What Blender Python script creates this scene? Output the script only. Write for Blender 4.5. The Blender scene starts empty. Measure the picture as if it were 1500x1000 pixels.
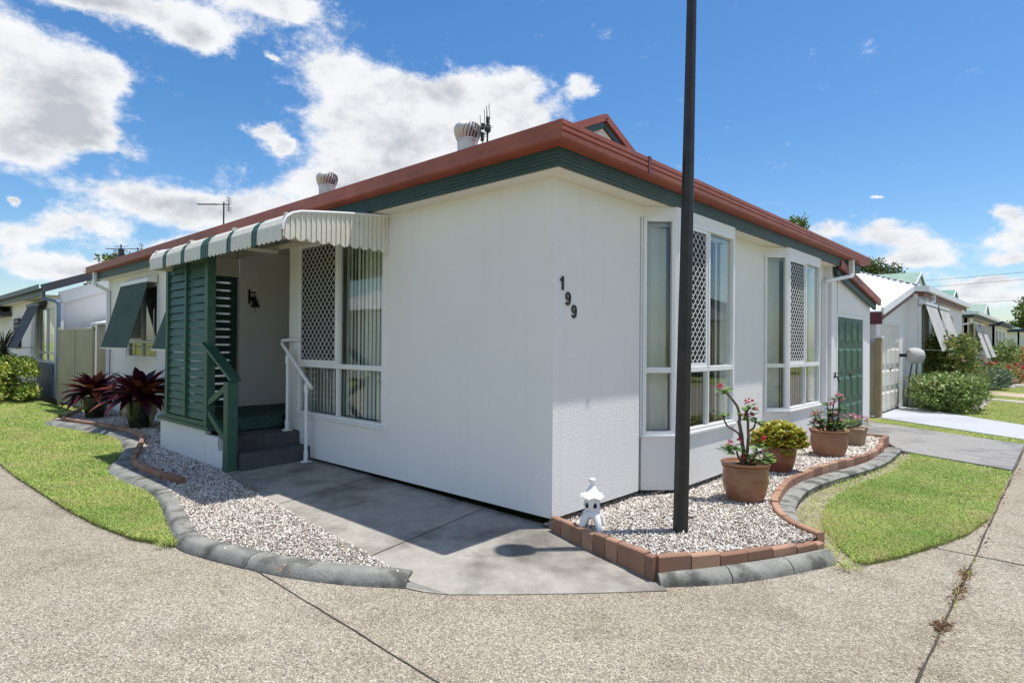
import bpy, bmesh, math, random
import numpy as np
from mathutils import Vector, Matrix
random.seed(7); RNG = np.random.default_rng(7)
S = bpy.context.scene
COL = S.collection
PI = math.pi
# ------------------------------------------------------------------ materials
def newmat(name):
    m = bpy.data.materials.new(name); m.use_nodes = True
    nt = m.node_tree
    for n in list(nt.nodes): nt.nodes.remove(n)
    out = nt.nodes.new('ShaderNodeOutputMaterial')
    return m, nt, out
def N(nt, t, **k):
    n = nt.nodes.new(t)
    for a, b in k.items():
        if a in n.inputs.keys() if isinstance(a, str) else False: n.inputs[a].default_value = b
        else: setattr(n, a, b)
    return n
def L(nt, a, b): nt.links.new(a, b)
def ramp(nt, fac, stops, interp='LINEAR'):
    r = nt.nodes.new('ShaderNodeValToRGB'); r.color_ramp.interpolation = interp
    while len(r.color_ramp.elements) < len(stops): r.color_ramp.elements.new(0.5)
    for e, (p, c) in zip(r.color_ramp.elements, stops):
        e.position = p; e.color = (*c, 1) if len(c) == 3 else c
    L(nt, fac, r.inputs[0]); return r.outputs[0]
def coords(nt, scale=(1,1,1)):
    tc = nt.nodes.new('ShaderNodeTexCoord'); mp = nt.nodes.new('ShaderNodeMapping')
    mp.inputs['Scale'].default_value = scale
    L(nt, tc.outputs['Object'], mp.inputs[0]); return mp.outputs[0]
def noise(nt, co, scale, detail=4, rough=0.55):
    n = nt.nodes.new('ShaderNodeTexNoise'); n.inputs['Scale'].default_value = scale
    n.inputs['Detail'].default_value = detail; n.inputs['Roughness'].default_value = rough
    L(nt, co, n.inputs['Vector']); return n.outputs[0]
def mixc(nt, fac, a, b, mode='MIX'):
    m = nt.nodes.new('ShaderNodeMix'); m.data_type = 'RGBA'; m.blend_type = mode
    for s, v in ((m.inputs[0], fac), (m.inputs[6], a), (m.inputs[7], b)):
        if hasattr(v, 'links'): L(nt, v, s)
        else: s.default_value = v if isinstance(v, (int, float)) else (*v, 1)
    return m.outputs[2]
def bump(nt, h, strength, dist):
    b = nt.nodes.new('ShaderNodeBump'); b.inputs['Strength'].default_value = strength
    b.inputs['Distance'].default_value = dist; L(nt, h, b.inputs['Height']); return b.outputs[0]
def principled(nt, out, col, rough=0.6, metal=0, nrm=None, spec=0.5):
    p = nt.nodes.new('ShaderNodeBsdfPrincipled')
    if hasattr(col, 'links'): L(nt, col, p.inputs['Base Color'])
    else: p.inputs['Base Color'].default_value = (*col, 1)
    if hasattr(rough, 'links'): L(nt, rough, p.inputs['Roughness'])
    else: p.inputs['Roughness'].default_value = rough
    p.inputs['Metallic'].default_value = metal
    p.inputs['Specular IOR Level'].default_value = spec
    if nrm is not None: L(nt, nrm, p.inputs['Normal'])
    L(nt, p.outputs[0], out.inputs[0]); return p
def M_var(name, c1, c2, scale=3, rough=0.6, metal=0, bscale=None, bstr=0.3, bdist=0.004, spec=0.5, cscale=(1,1,1)):
    m, nt, out = newmat(name); co = coords(nt, cscale)
    f = noise(nt, co, scale, 5, 0.6)
    col = ramp(nt, f, [(0.35, c1), (0.65, c2)])
    nr = None
    if bscale: nr = bump(nt, noise(nt, co, bscale, 3), bstr, bdist)
    principled(nt, out, col, rough, metal, nr, spec); return m
def M_leaf(name, stops, rough=0.45, transl=0.25):
    m, nt, out = newmat(name)
    at = nt.nodes.new('ShaderNodeAttribute'); at.attribute_name = 'rnd'
    col = ramp(nt, at.outputs['Fac'], stops)
    p = principled(nt, out, col, rough, spec=0.4)
    tr = nt.nodes.new('ShaderNodeBsdfTranslucent'); L(nt, col, tr.inputs[0])
    mx = nt.nodes.new('ShaderNodeMixShader'); mx.inputs[0].default_value = transl
    L(nt, p.outputs[0], mx.inputs[1]); L(nt, tr.outputs[0], mx.inputs[2]); L(nt, mx.outputs[0], out.inputs[0])
    return m
def M_stucco(name, c, tint=(0.96,0.96,0.97), b=0.6):
    m, nt, out = newmat(name); co = coords(nt)
    big = noise(nt, co, 0.9, 4); drip = noise(nt, coords(nt, (9,9,0.5)), 1.0, 4)
    base = mixc(nt, ramp(nt, big, [(0.3,(0,0,0)),(0.7,(1,1,1))]), c, tuple(a*t for a,t in zip(c,tint)))
    base = mixc(nt, ramp(nt, drip, [(0.54,(0,0,0)),(0.82,(.20,.20,.20))]), base, (c[0]*0.80,c[1]*0.78,c[2]*0.74))
    sp = noise(nt, co, 2.4, 6, 0.7); base = mixc(nt, ramp(nt, sp, [(0.60,(0,0,0)),(0.78,(.30,.30,.30))]), base, (c[0]*0.84,c[1]*0.81,c[2]*0.76))
    g = noise(nt, co, 140, 3, 0.7); g2 = noise(nt, co, 45, 2)
    h = nt.nodes.new('ShaderNodeMath'); h.operation = 'ADD'; L(nt, g, h.inputs[0]); L(nt, g2, h.inputs[1])
    principled(nt, out, base, 0.75, 0, bump(nt, h.outputs[0], b, 0.006), 0.25); return m
def M_glass(name, tint=(0.95,0.97,0.96)):
    m, nt, out = newmat(name)
    fr = nt.nodes.new('ShaderNodeFresnel'); ge = nt.nodes.new('ShaderNodeNewGeometry')
    io = nt.nodes.new('ShaderNodeMath'); io.operation = 'MULTIPLY_ADD'; L(nt, ge.outputs['Backfacing'], io.inputs[0])
    io.inputs[1].default_value = 1/1.5-1.5; io.inputs[2].default_value = 1.5; L(nt, io.outputs[0], fr.inputs[0])
    mul = nt.nodes.new('ShaderNodeMath'); mul.operation = 'MULTIPLY_ADD'
    mul.inputs[1].default_value = 1.0; mul.inputs[2].default_value = 0.01; mul.use_clamp = True
    L(nt, fr.outputs[0], mul.inputs[0])
    tr = nt.nodes.new('ShaderNodeBsdfTransparent'); tr.inputs[0].default_value = (*tint, 1)
    gl = nt.nodes.new('ShaderNodeBsdfGlossy'); gl.inputs['Roughness'].default_value = 0.004
    mx = nt.nodes.new('ShaderNodeMixShader')
    L(nt, mul.outputs[0], mx.inputs[0]); L(nt, tr.outputs[0], mx.inputs[1]); L(nt, gl.outputs[0], mx.inputs[2])
    L(nt, mx.outputs[0], out.inputs[0]); return m

W = {}
W['stucco'] = M_stucco('white_render', (0.82,0.805,0.785))
W['stucco_cream'] = M_stucco('cream_render', (0.62,0.52,0.36))
W['stucco_smooth'] = M_stucco('white_trim_paint', (0.79,0.78,0.77), b=0.12)
W['soffit'] = M_var('soffit_paint', (0.74,0.70,0.62), (0.78,0.745,0.67), 2, 0.6)
W['white'] = M_var('white_powder_coat', (0.74,0.75,0.76), (0.80,0.80,0.80), 4, 0.4)
W['red'] = M_var('weathered_red_gutter', (0.26,0.064,0.038), (0.33,0.090,0.052), 5, 0.5, 0, 60, 0.1, 0.002)
W['green'] = M_var('dark_green_fascia', (0.012,0.040,0.032), (0.020,0.058,0.046), 5, 0.45)
W['green_mid'] = M_var('green_timber_paint', (0.022,0.082,0.052), (0.033,0.105,0.070), 4, 0.5, 0, 40, 0.15, 0.003, cscale=(1,1,4))  # mid green of the porch screen, rails and awning stripes
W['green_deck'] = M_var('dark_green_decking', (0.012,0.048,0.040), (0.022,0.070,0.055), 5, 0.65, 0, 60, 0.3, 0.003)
W['green_door'] = M_var('green_door_paint', (0.045,0.105,0.068), (0.060,0.125,0.082), 4, 0.5)
W['canvas_green'] = M_var('green_canvas', (0.038,0.072,0.058), (0.052,0.092,0.074), 3, 0.85, 0, 400, 0.3, 0.001)
W['canvas_grey'] = M_var('grey_canvas', (0.055,0.065,0.085), (0.075,0.085,0.105), 3, 0.85, 0, 400, 0.3, 0.001)
W['canvas_light'] = M_var('light_grey_canvas', (0.40,0.40,0.39), (0.50,0.49,0.47), 3, 0.85)
W['black'] = M_var('black_metal', (0.012,0.012,0.014), (0.02,0.02,0.022), 6, 0.4)
W['post'] = M_var('charcoal_pole_paint', (0.016,0.016,0.018), (0.032,0.029,0.027), 9, 0.42, 0.2, 60, 0.15, 0.002)
W['dark'] = M_var('near_black', (0.012,0.014,0.016), (0.02,0.022,0.024), 2, 0.9)  # near black for the grille back and for hollows with painted shade
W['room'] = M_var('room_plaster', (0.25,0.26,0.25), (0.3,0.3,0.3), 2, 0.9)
W['blind'] = M_var('vertical_blind_fabric', (0.66,0.67,0.61), (0.76,0.76,0.71), 3, 0.8)
W['glass'] = M_glass('window_glass')
def M_screen_dark():
    m, nt, out = newmat('screen_dark_sheet'); p = nt.nodes.new('ShaderNodeBsdfPrincipled'); p.inputs['Base Color'].default_value = (0.02,0.022,0.024,1); p.inputs['Roughness'].default_value = 0.8
    t = nt.nodes.new('ShaderNodeBsdfTransparent'); mx = nt.nodes.new('ShaderNodeMixShader'); mx.inputs[0].default_value = 0.86
    L(nt, t.outputs[0], mx.inputs[1]); L(nt, p.outputs[0], mx.inputs[2]); L(nt, mx.outputs[0], out.inputs[0]); return m
W['screen_dark'] = M_screen_dark()  # half-clear dark sheet that imitates the unlit opening behind a screen
W['roof_red'] = M_var('red_roof_sheet', (0.25,0.06,0.045), (0.30,0.08,0.06), 3, 0.45)
W['roof_white'] = M_var('white_roof_sheet', (0.72,0.73,0.75), (0.80,0.80,0.80), 2, 0.4)
W['roof_green'] = M_var('pale_green_roof_sheet', (0.20,0.31,0.23), (0.26,0.38,0.29), 2, 0.5)
W['roof_dgreen'] = M_var('mid_green_roof_sheet', (0.07,0.25,0.17), (0.11,0.32,0.22), 2, 0.5)
W['roof_grey'] = M_var('dark_grey_roof_sheet', (0.035,0.04,0.05), (0.055,0.06,0.075), 2, 0.45)
W['roof_navy'] = M_var('navy_roof_sheet', (0.02,0.035,0.08), (0.035,0.055,0.12), 2, 0.4)
W['maroon'] = M_var('maroon_fascia', (0.12,0.028,0.030), (0.16,0.04,0.04), 3, 0.5)
W['fence'] = M_var('cream_steel_sheet', (0.34,0.31,0.21), (0.40,0.365,0.25), 2, 0.5)
W['beige_post'] = M_var('beige_post', (0.30,0.22,0.13), (0.38,0.28,0.17), 3, 0.7)
W['alu'] = M_var('galvanised_metal', (0.50,0.50,0.50), (0.68,0.67,0.65), 10, 0.45, 0.45)
W['ivory'] = M_var('ivory_metal_sheet', (0.66,0.63,0.54), (0.75,0.72,0.63), 3, 0.5)
W['door_cream'] = M_var('cream_door', (0.66,0.63,0.54), (0.74,0.71,0.63), 3, 0.5)
W['bluegrey'] = M_var('blue_grey_paint', (0.10,0.15,0.22), (0.14,0.20,0.28), 3, 0.5)
def M_awning():
    m, nt, out = newmat('white_awning_weathered'); co = coords(nt, (6,6,1.5))
    f = noise(nt, co, 5, 6, 0.7); f2 = noise(nt, coords(nt,(30,30,3)), 2.0, 4, 0.7)
    c = ramp(nt, f, [(0.35,(0.74,0.72,0.66)),(0.75,(0.60,0.57,0.49))])
    c = mixc(nt, ramp(nt, f2, [(0.55,(0,0,0)),(0.8,(.55,.55,.55))]), c, (0.40,0.37,0.31))
    principled(nt, out, c, 0.5); return m
W['awning'] = M_awning()
def M_terra(name, c1, c2, c3, rough=0.3):
    m, nt, out = newmat(name); co = coords(nt)
    f = noise(nt, co, 6, 6, 0.65); z = noise(nt, coords(nt,(1,1,14)), 3, 3)
    c = mixc(nt, ramp(nt, z, [(0.4,(0,0,0)),(0.6,(1,1,1))]), c1, c2)
    c = mixc(nt, ramp(nt, f, [(0.5,(0,0,0)),(0.75,(.7,.7,.7))]), c, c3)
    principled(nt, out, c, rough, 0, bump(nt, f, 0.15, 0.004), 0.5); return m
W['terra'] = M_terra('glazed_brown_terracotta', (0.30,0.145,0.075), (0.23,0.105,0.055), (0.36,0.21,0.12))
W['terra_red'] = M_terra('glazed_red_terracotta', (0.25,0.085,0.052), (0.19,0.062,0.038), (0.31,0.13,0.08), 0.22)
W['terra_plain'] = M_terra('plain_terracotta', (0.34,0.165,0.095), (0.29,0.135,0.075), (0.40,0.23,0.14), 0.6)
W['terra_pale'] = M_terra('pale_sandy_clay', (0.36,0.25,0.15), (0.31,0.20,0.12), (0.42,0.31,0.20), 0.75)
W['pot_dark'] = M_terra('dark_green_glaze', (0.012,0.016,0.012), (0.02,0.03,0.012), (0.10,0.12,0.04), 0.25)
W['soil'] = M_var('potting_soil', (0.03,0.02,0.014), (0.06,0.042,0.03), 20, 0.95, 0, 60, 0.8, 0.01)
W['dirt'] = M_var('bare_dirt', (0.25,0.21,0.155), (0.36,0.31,0.235), 9, 0.95, 0, 70, 0.8, 0.01)
W['stem'] = M_var('woody_stem', (0.10,0.065,0.045), (0.18,0.125,0.09), 14, 0.8, 0, 60, 0.5, 0.004)
W['bark'] = M_var('tree_bark', (0.07,0.05,0.035), (0.14,0.11,0.08), 4, 0.9, 0, 20, 0.6, 0.02)
W['lantern'] = M_var('white_glazed_ceramic', (0.78,0.77,0.74), (0.84,0.83,0.80), 8, 0.45, 0, 30, 0.15, 0.003)
def M_concrete(name, c1, c2, stain, sscale=1.3, b=0.5, grit=120):
    m, nt, out = newmat(name); co = coords(nt)
    f = noise(nt, co, 7, 6, 0.7); s = noise(nt, co, sscale, 5, 0.62); g = noise(nt, co, grit, 2, 0.6)
    c = ramp(nt, f, [(0.3,c1),(0.7,c2)])
    c = mixc(nt, ramp(nt, s, [(0.47,(0,0,0)),(0.62,(.9,.9,.9))]), c, stain)
    c = mixc(nt, ramp(nt, g, [(0.35,(.35,.35,.35)),(0.6,(0,0,0))]), c, tuple(a*0.55 for a in c1))
    principled(nt, out, c, 0.85, 0, bump(nt, g, b, 0.005), 0.25); return m
W['path'] = M_concrete('stained_grey_concrete', (0.31,0.293,0.255), (0.42,0.395,0.345), (0.13,0.118,0.10), 1.0)
W['kerb'] = M_concrete('kerb_concrete', (0.21,0.21,0.19), (0.33,0.33,0.30), (0.075,0.075,0.065), 4.5, 0.8, 90)
W['step'] = M_concrete('dark_step_concrete', (0.075,0.080,0.083), (0.11,0.115,0.117), (0.06,0.06,0.06), 2.0, 0.3)
W['drive'] = M_concrete('grey_drive_concrete', (0.26,0.255,0.24), (0.34,0.33,0.31), (0.17,0.165,0.155), 0.9, 0.3)
W['drive_white'] = M_concrete('painted_pale_drive', (0.42,0.44,0.47), (0.50,0.52,0.55), (0.38,0.40,0.43), 0.7, 0.2)
W['drive_sand'] = M_concrete('sand_drive', (0.45,0.37,0.26), (0.52,0.44,0.33), (0.38,0.31,0.22), 0.7, 0.2)
def M_road():
    m, nt, out = newmat('exposed_aggregate_concrete'); co = coords(nt)
    v = nt.nodes.new('ShaderNodeTexVoronoi'); v.inputs['Scale'].default_value = 105; L(nt, co, v.inputs['Vector'])
    sep = nt.nodes.new('ShaderNodeSeparateColor'); L(nt, v.outputs['Color'], sep.inputs[0])
    peb = ramp(nt, sep.outputs[0], [(0.0,(0.10,0.095,0.095)),(0.14,(0.19,0.175,0.155)),(0.26,(0.33,0.29,0.24)),(0.50,(0.44,0.39,0.32)),(0.75,(0.53,0.49,0.43)),(1.0,(0.68,0.65,0.60))])
    mort = ramp(nt, v.outputs['Distance'], [(0.42,(0,0,0)),(0.62,(1,1,1))])
    c = mixc(nt, mort, peb, (0.27,0.235,0.195))
    big = noise(nt, co, 0.55, 5, 0.6); mid = noise(nt, co, 3.2, 5, 0.65)
    c = mixc(nt, ramp(nt, big, [(0.35,(0,0,0)),(0.65,(1,1,1))]), c, mixc(nt, 1.0, c, (0.86,0.82,0.775), 'MULTIPLY'))
    oil = noise(nt, co, 0.9, 3, 0.5); c = mixc(nt, ramp(nt, oil, [(0.60,(0,0,0)),(0.72,(.5,.5,.5))]), c, mixc(nt, 1.0, c, (0.80,0.78,0.76), 'MULTIPLY'))
    c = mixc(nt, 1.0, c, (0.97,1.0,1.0), 'MULTIPLY')
    c = mixc(nt, 1.0, c, (1.03,1.0,0.93), 'MULTIPLY'); c = mixc(nt, ramp(nt, mid, [(0.5,(0,0,0)),(0.72,(.8,.8,.8))]), c, mixc(nt, 1.0, c, (0.72,0.70,0.68), 'MULTIPLY'))
    h = ramp(nt, v.outputs['Distance'], [(0.0,(1,1,1)),(0.6,(0,0,0))])
    principled(nt, out, c, 0.8, 0, bump(nt, h, 0.7, 0.006), 0.3); return m
W['road'] = M_road()
def M_brick():
    m, nt, out = newmat('orange_edging_brick'); co = coords(nt)
    f = noise(nt, co, 5, 5, 0.65); g = noise(nt, co, 150, 2)
    at = nt.nodes.new('ShaderNodeAttribute'); at.attribute_name = 'rnd'
    c = ramp(nt, at.outputs['Fac'], [(0,(0.24,0.135,0.092)),(0.5,(0.34,0.195,0.13)),(1,(0.42,0.26,0.175))])
    c = mixc(nt, ramp(nt, f, [(0.5,(0,0,0)),(0.75,(.7,.7,.7))]), c, (0.20,0.12,0.095))
    principled(nt, out, c, 0.85, 0, bump(nt, g, 0.5, 0.004), 0.25); return m
W['brick'] = M_brick()
def M_lawn():
    m, nt, out = newmat('lawn_turf'); co = coords(nt)
    f = noise(nt, co, 1.6, 5, 0.6); g = noise(nt, co, 60, 3, 0.7)
    c = ramp(nt, f, [(0.35,(0.20,0.28,0.05)),(0.6,(0.36,0.36,0.12))])
    c = mixc(nt, ramp(nt, g, [(0.35,(0.8,0.8,0.8)),(0.6,(0,0,0))]), c, (0.12,0.14,0.035))
    principled(nt, out, c, 0.9, 0, bump(nt, g, 0.8, 0.03), 0.1); return m
W['lawn'] = M_lawn()
def M_grass():
    m, nt, out = newmat('grass_blades'); co = coords(nt)
    at = nt.nodes.new('ShaderNodeAttribute'); at.attribute_name = 'rnd'
    f = noise(nt, co, 2.2, 6, 0.65); f3 = noise(nt, co, 0.8, 4, 0.6)
    c = ramp(nt, at.outputs['Fac'], [(0,(0.17,0.25,0.045)),(0.55,(0.40,0.53,0.12)),(0.88,(0.58,0.63,0.22)),(1,(0.70,0.62,0.35))])
    c = mixc(nt, ramp(nt, f, [(0.47,(0,0,0)),(0.68,(.8,.8,.8))]), c, (0.52,0.45,0.21)); c = mixc(nt, ramp(nt, f3, [(0.45,(0,0,0)),(0.6,(.7,.7,.7))]), c, mixc(nt, 1.0, c, (0.62,0.80,0.60), 'MULTIPLY'))
    p = principled(nt, out, c, 0.6, spec=0.25)
    tr = nt.nodes.new('ShaderNodeBsdfTranslucent'); L(nt, c, tr.inputs[0])
    mx = nt.nodes.new('ShaderNodeMixShader'); mx.inputs[0].default_value = 0.3
    L(nt, p.outputs[0], mx.inputs[1]); L(nt, tr.outputs[0], mx.inputs[2]); L(nt, mx.outputs[0], out.inputs[0]); return m
W['grass'] = M_grass()
def M_stone():
    m, nt, out = newmat('crushed_stone')
    at = nt.nodes.new('ShaderNodeAttribute'); at.attribute_name = 'rnd'
    c = ramp(nt, at.outputs['Fac'], [(0,(0.13,0.10,0.085)),(0.14,(0.30,0.245,0.20)),(0.35,(0.52,0.46,0.39)),(0.7,(0.68,0.64,0.575)),(1,(0.84,0.82,0.77))])
    principled(nt, out, c, 0.8, spec=0.3); return m
W['stone'] = M_stone()
W['gravel'] = M_var('gravel_bed_fines', (0.09,0.07,0.06), (0.22,0.185,0.155), 70, 0.95, 0, 90, 0.8, 0.01)
W['crack'] = M_var('dark_joint', (0.035,0.03,0.025), (0.08,0.065,0.05), 30, 0.95)
W['leaf_hedge'] = M_leaf('hedge_leaves', [(0,(0.07,0.14,0.02)),(0.5,(0.24,0.33,0.045)),(0.85,(0.52,0.56,0.10)),(1,(0.75,0.72,0.20))])
W['leaf_bush'] = M_leaf('bush_leaves', [(0,(0.05,0.09,0.018)),(0.5,(0.14,0.20,0.04)),(0.85,(0.32,0.38,0.09)),(1,(0.50,0.30,0.10))])
W['leaf_low'] = M_leaf('low_bush_leaves', [(0,(0.07,0.13,0.03)),(0.5,(0.19,0.28,0.07)),(1,(0.46,0.56,0.20))])
W['leaf_grey'] = M_leaf('grey_green_leaves', [(0,(0.05,0.09,0.05)),(0.5,(0.10,0.16,0.09)),(1,(0.20,0.27,0.17))])
W['leaf_tree'] = M_leaf('tree_leaves', [(0,(0.035,0.065,0.018)),(0.6,(0.10,0.15,0.035)),(1,(0.20,0.25,0.06))])
W['leaf_tree_lt'] = M_leaf('light_tree_leaves', [(0,(0.05,0.08,0.012)),(0.6,(0.13,0.19,0.03)),(1,(0.26,0.30,0.06))])
W['leaf_orange'] = M_leaf('orange_leaves', [(0,(0.25,0.08,0.02)),(0.5,(0.50,0.22,0.03)),(1,(0.62,0.38,0.05))])
W['leaf_red'] = M_leaf('red_flowers', [(0,(0.30,0.012,0.02)),(1,(0.58,0.03,0.05))])
W['leaf_euph'] = M_leaf('euphorbia_leaves', [(0,(0.04,0.11,0.02)),(0.6,(0.13,0.27,0.045)),(1,(0.32,0.48,0.10))])
W['leaf_jade'] = M_leaf('jade_leaves', [(0,(0.20,0.23,0.03)),(0.55,(0.44,0.46,0.05)),(0.85,(0.62,0.56,0.09)),(1,(0.48,0.13,0.04))], 0.35)
W['petal_red'] = M_leaf('rose_red_petals', [(0,(0.50,0.02,0.05)),(1,(0.78,0.09,0.14))])
W['petal_pink'] = M_leaf('pink_petals', [(0,(0.66,0.22,0.32)),(1,(0.85,0.45,0.55))])
W['brom'] = M_leaf('burgundy_leaves', [(0,(0.022,0.008,0.012)),(0.6,(0.085,0.013,0.024)),(0.85,(0.17,0.025,0.04)),(1,(0.36,0.12,0.04))], 0.28, 0.22)
W['brom_under'] = M_leaf('pale_old_leaf', [(0,(0.16,0.15,0.09)),(1,(0.38,0.33,0.22))], 0.5, 0.1)
W['yucca'] = M_leaf('yucca_leaves', [(0,(0.03,0.05,0.02)),(0.7,(0.10,0.12,0.05)),(1,(0.32,0.20,0.10))])
W['debris'] = M_leaf('dry_debris', [(0,(0.16,0.09,0.05)),(1,(0.38,0.23,0.12))])
W['rock'] = M_var('garden_rock', (0.35,0.32,0.28), (0.5,0.47,0.42), 12, 0.9, 0, 40, 0.5, 0.01)

# ------------------------------------------------------------------ mesh builder
class MB:
    def __init__(s): s.v = []; s.f = []; s.r = []; s.T = Matrix.Identity(4)
    def add(s, vs, fs, r=None):
        o = len(s.v); s.v += [tuple(s.T @ Vector(p)) for p in vs]
        s.f += [tuple(i+o for i in f) for f in fs]
        s.r += [random.random() if r is None else r]*len(fs); return s
    def box(s, x0, x1, y0, y1, z0, z1, r=None):
        x0, x1 = min(x0,x1), max(x0,x1); y0, y1 = min(y0,y1), max(y0,y1); z0, z1 = min(z0,z1), max(z0,z1)
        return s.add([(x0,y0,z0),(x1,y0,z0),(x1,y1,z0),(x0,y1,z0),(x0,y0,z1),(x1,y0,z1),(x1,y1,z1),(x0,y1,z1)],
              [(0,3,2,1),(4,5,6,7),(0,1,5,4),(1,2,6,5),(2,3,7,6),(3,0,4,7)], r)
    def bar(s, a, b, w, h, up=(0,0,1)):          # rectangular bar between two points
        a, b = Vector(a), Vector(b); d = (b-a).normalized(); u = Vector(up)
        sd = d.cross(u)
        if sd.length < 1e-4: sd = d.cross(Vector((1,0,0)))
        sd.normalize(); u = sd.cross(d).normalized(); sd *= w/2; u *= h/2
        vs = [a-sd-u, a+sd-u, a+sd+u, a-sd+u, b-sd-u, b+sd-u, b+sd+u, b-sd+u]
        return s.add(vs, [(0,1,2,3),(7,6,5,4),(0,4,5,1),(1,5,6,2),(2,6,7,3),(3,7,4,0)])
    def tube(s, pts, rad, n=10, caps=True):
        pts = [Vector(p) for p in pts]; rr = rad if isinstance(rad, (list,tuple)) else [rad]*len(pts)
        vs = []; fs = []; ref = Vector((0,0,1))
        d0 = (pts[1]-pts[0]).normalized()
        if abs(d0.dot(ref)) > 0.9: ref = Vector((1,0,0))
        a = d0.cross(ref).normalized()
        for i, p in enumerate(pts):
            d = (pts[min(i+1,len(pts)-1)]-pts[max(i-1,0)]).normalized()
            a = (a - d*a.dot(d)).normalized(); b = d.cross(a)
            for k in range(n):
                t = 2*PI*k/n; vs.append(p+(a*math.cos(t)+b*math.sin(t))*rr[i])
        for i in range(len(pts)-1):
            for k in range(n):
                k2 = (k+1)%n; fs.append((i*n+k, i*n+k2, (i+1)*n+k2, (i+1)*n+k))
        if caps: fs.append(tuple(reversed(range(n)))); fs.append(tuple((len(pts)-1)*n+k for k in range(n)))
        return s.add(vs, fs)
    def lathe(s, prof, c=(0,0,0), n=32, wob=0):
        vs = []; fs = []
        for r, z in prof:
            for k in range(n):
                t = 2*PI*k/n; q = r*(1+wob*math.sin(3*t)); vs.append((c[0]+q*math.cos(t), c[1]+q*math.sin(t), c[2]+z))
        for i in range(len(prof)-1):
            for k in range(n):
                k2 = (k+1)%n; fs.append((i*n+k, i*n+k2, (i+1)*n+k2, (i+1)*n+k))
        fs.append(tuple(reversed(range(n)))); fs.append(tuple((len(prof)-1)*n+k for k in range(n)))
        return s.add(vs, fs)
    def prism(s, poly, z0, z1):                  # polygon in XY; z may be a function of (x, y) for the top
        n = len(poly); ar = sum(poly[i][0]*poly[(i+1)%n][1]-poly[(i+1)%n][0]*poly[i][1] for i in range(n))
        if ar < 0: poly = list(reversed(poly))
        zt = z1 if callable(z1) else (lambda x, y: z1)
        vs = [(x,y,z0) for x,y in poly] + [(x,y,zt(x,y)) for x,y in poly]
        fs = [tuple(reversed(range(n))), tuple(range(n,2*n))] + [(i,(i+1)%n,(i+1)%n+n,i+n) for i in range(n)]
        return s.add(vs, fs)
    def slab(s, quad, th):                       # planar polygon thickened along its normal (downwards)
        q = [Vector(p) for p in quad]; nr = (q[1]-q[0]).cross(q[2]-q[0]).normalized()
        n = len(q); vs = q + [p-nr*th for p in q]
        return s.add(vs, [tuple(range(n)), tuple(reversed(range(n,2*n)))] + [(i,i+n,(i+1)%n+n,(i+1)%n) for i in range(n)])
    def build(s, name, mat, parent=None, smooth=False, bevel=0, loc=None):
        me = bpy.data.meshes.new(name)
        off = Vector(loc) if loc is not None else Vector((0,0,0))
        me.from_pydata([tuple(Vector(p)-off) for p in s.v], [], s.f)
        at = me.attributes.new('rnd', 'FLOAT', 'FACE'); at.data.foreach_set('value', s.r)
        if smooth:
            me.polygons.foreach_set('use_smooth', [True]*len(s.f))
            try: me.set_sharp_from_angle(angle=math.radians(38))
            except Exception: pass
        me.materials.append(W[mat] if isinstance(mat, str) else mat); me.update()
        o = bpy.data.objects.new(name, me); COL.objects.link(o)
        if parent is not None:
            o.parent = parent; o.matrix_parent_inverse = Matrix.Identity(4)
            o.location = off
        else: o.location = off
        if bevel:
            b = o.modifiers.new('bevel', 'BEVEL'); b.width = bevel; b.segments = 2; b.limit_method = 'ANGLE'; b.angle_limit = math.radians(40)
        return o
def npmesh(name, V, F, mat, rnd=None, parent=None, smooth=False):
    me = bpy.data.meshes.new(name); k = F.shape[1]
    me.vertices.add(len(V)); me.vertices.foreach_set('co', V.astype(np.float32).ravel())
    me.loops.add(F.size); me.loops.foreach_set('vertex_index', F.astype(np.int32).ravel())
    me.polygons.add(len(F)); me.polygons.foreach_set('loop_start', np.arange(0, F.size, k, dtype=np.int32))
    me.polygons.foreach_set('loop_total', np.full(len(F), k, dtype=np.int32))
    me.update(calc_edges=True)
    if rnd is not None:
        at = me.attributes.new('rnd', 'FLOAT', 'FACE'); at.data.foreach_set('value', rnd.astype(np.float32))
    if smooth: me.polygons.foreach_set('use_smooth', [True]*len(F))
    me.materials.append(W[mat] if isinstance(mat, str) else mat)
    o = bpy.data.objects.new(name, me); COL.objects.link(o)
    if parent is not None: o.parent = parent
    return o
def tag(o, label=None, cat=None, group=None, kind=None):
    if label: o['label'] = label
    if cat: o['category'] = cat
    if group: o['group'] = group
    if kind: o['kind'] = kind
    return o
def thing(name, label, cat, loc=(0,0,0), rz=0, group=None):
    o = bpy.data.objects.new(name, None); COL.objects.link(o); o.location = loc; o.rotation_euler = (0,0,rz)
    o.empty_display_size = 0.2
    return tag(o, label, cat, group)
def struct(o): o['kind'] = 'structure'; return o
def kids(o): return [c for c in bpy.data.objects if c.parent == o]
def copy_tree(o, parent=None):
    c = o.copy(); COL.objects.link(c); c.parent = parent
    for ch in kids(o): copy_tree(ch, c)
    return c
def spline(pts, step=0.08, closed=False):        # Catmull-Rom resampled at equal steps
    P = [Vector((p[0],p[1])) for p in pts]; n = len(P); out = []
    for i in range(n-1):
        a, b, c, d = P[max(i-1,0)], P[i], P[i+1], P[min(i+2,n-1)]
        m = max(2, int((c-b).length/step))
        for k in range(m):
            t = k/m; out.append(0.5*((2*b)+(c-a)*t+(2*a-5*b+4*c-d)*t*t+(3*b-a-3*c+d)*t**3))
    out.append(P[-1]); return out
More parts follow.
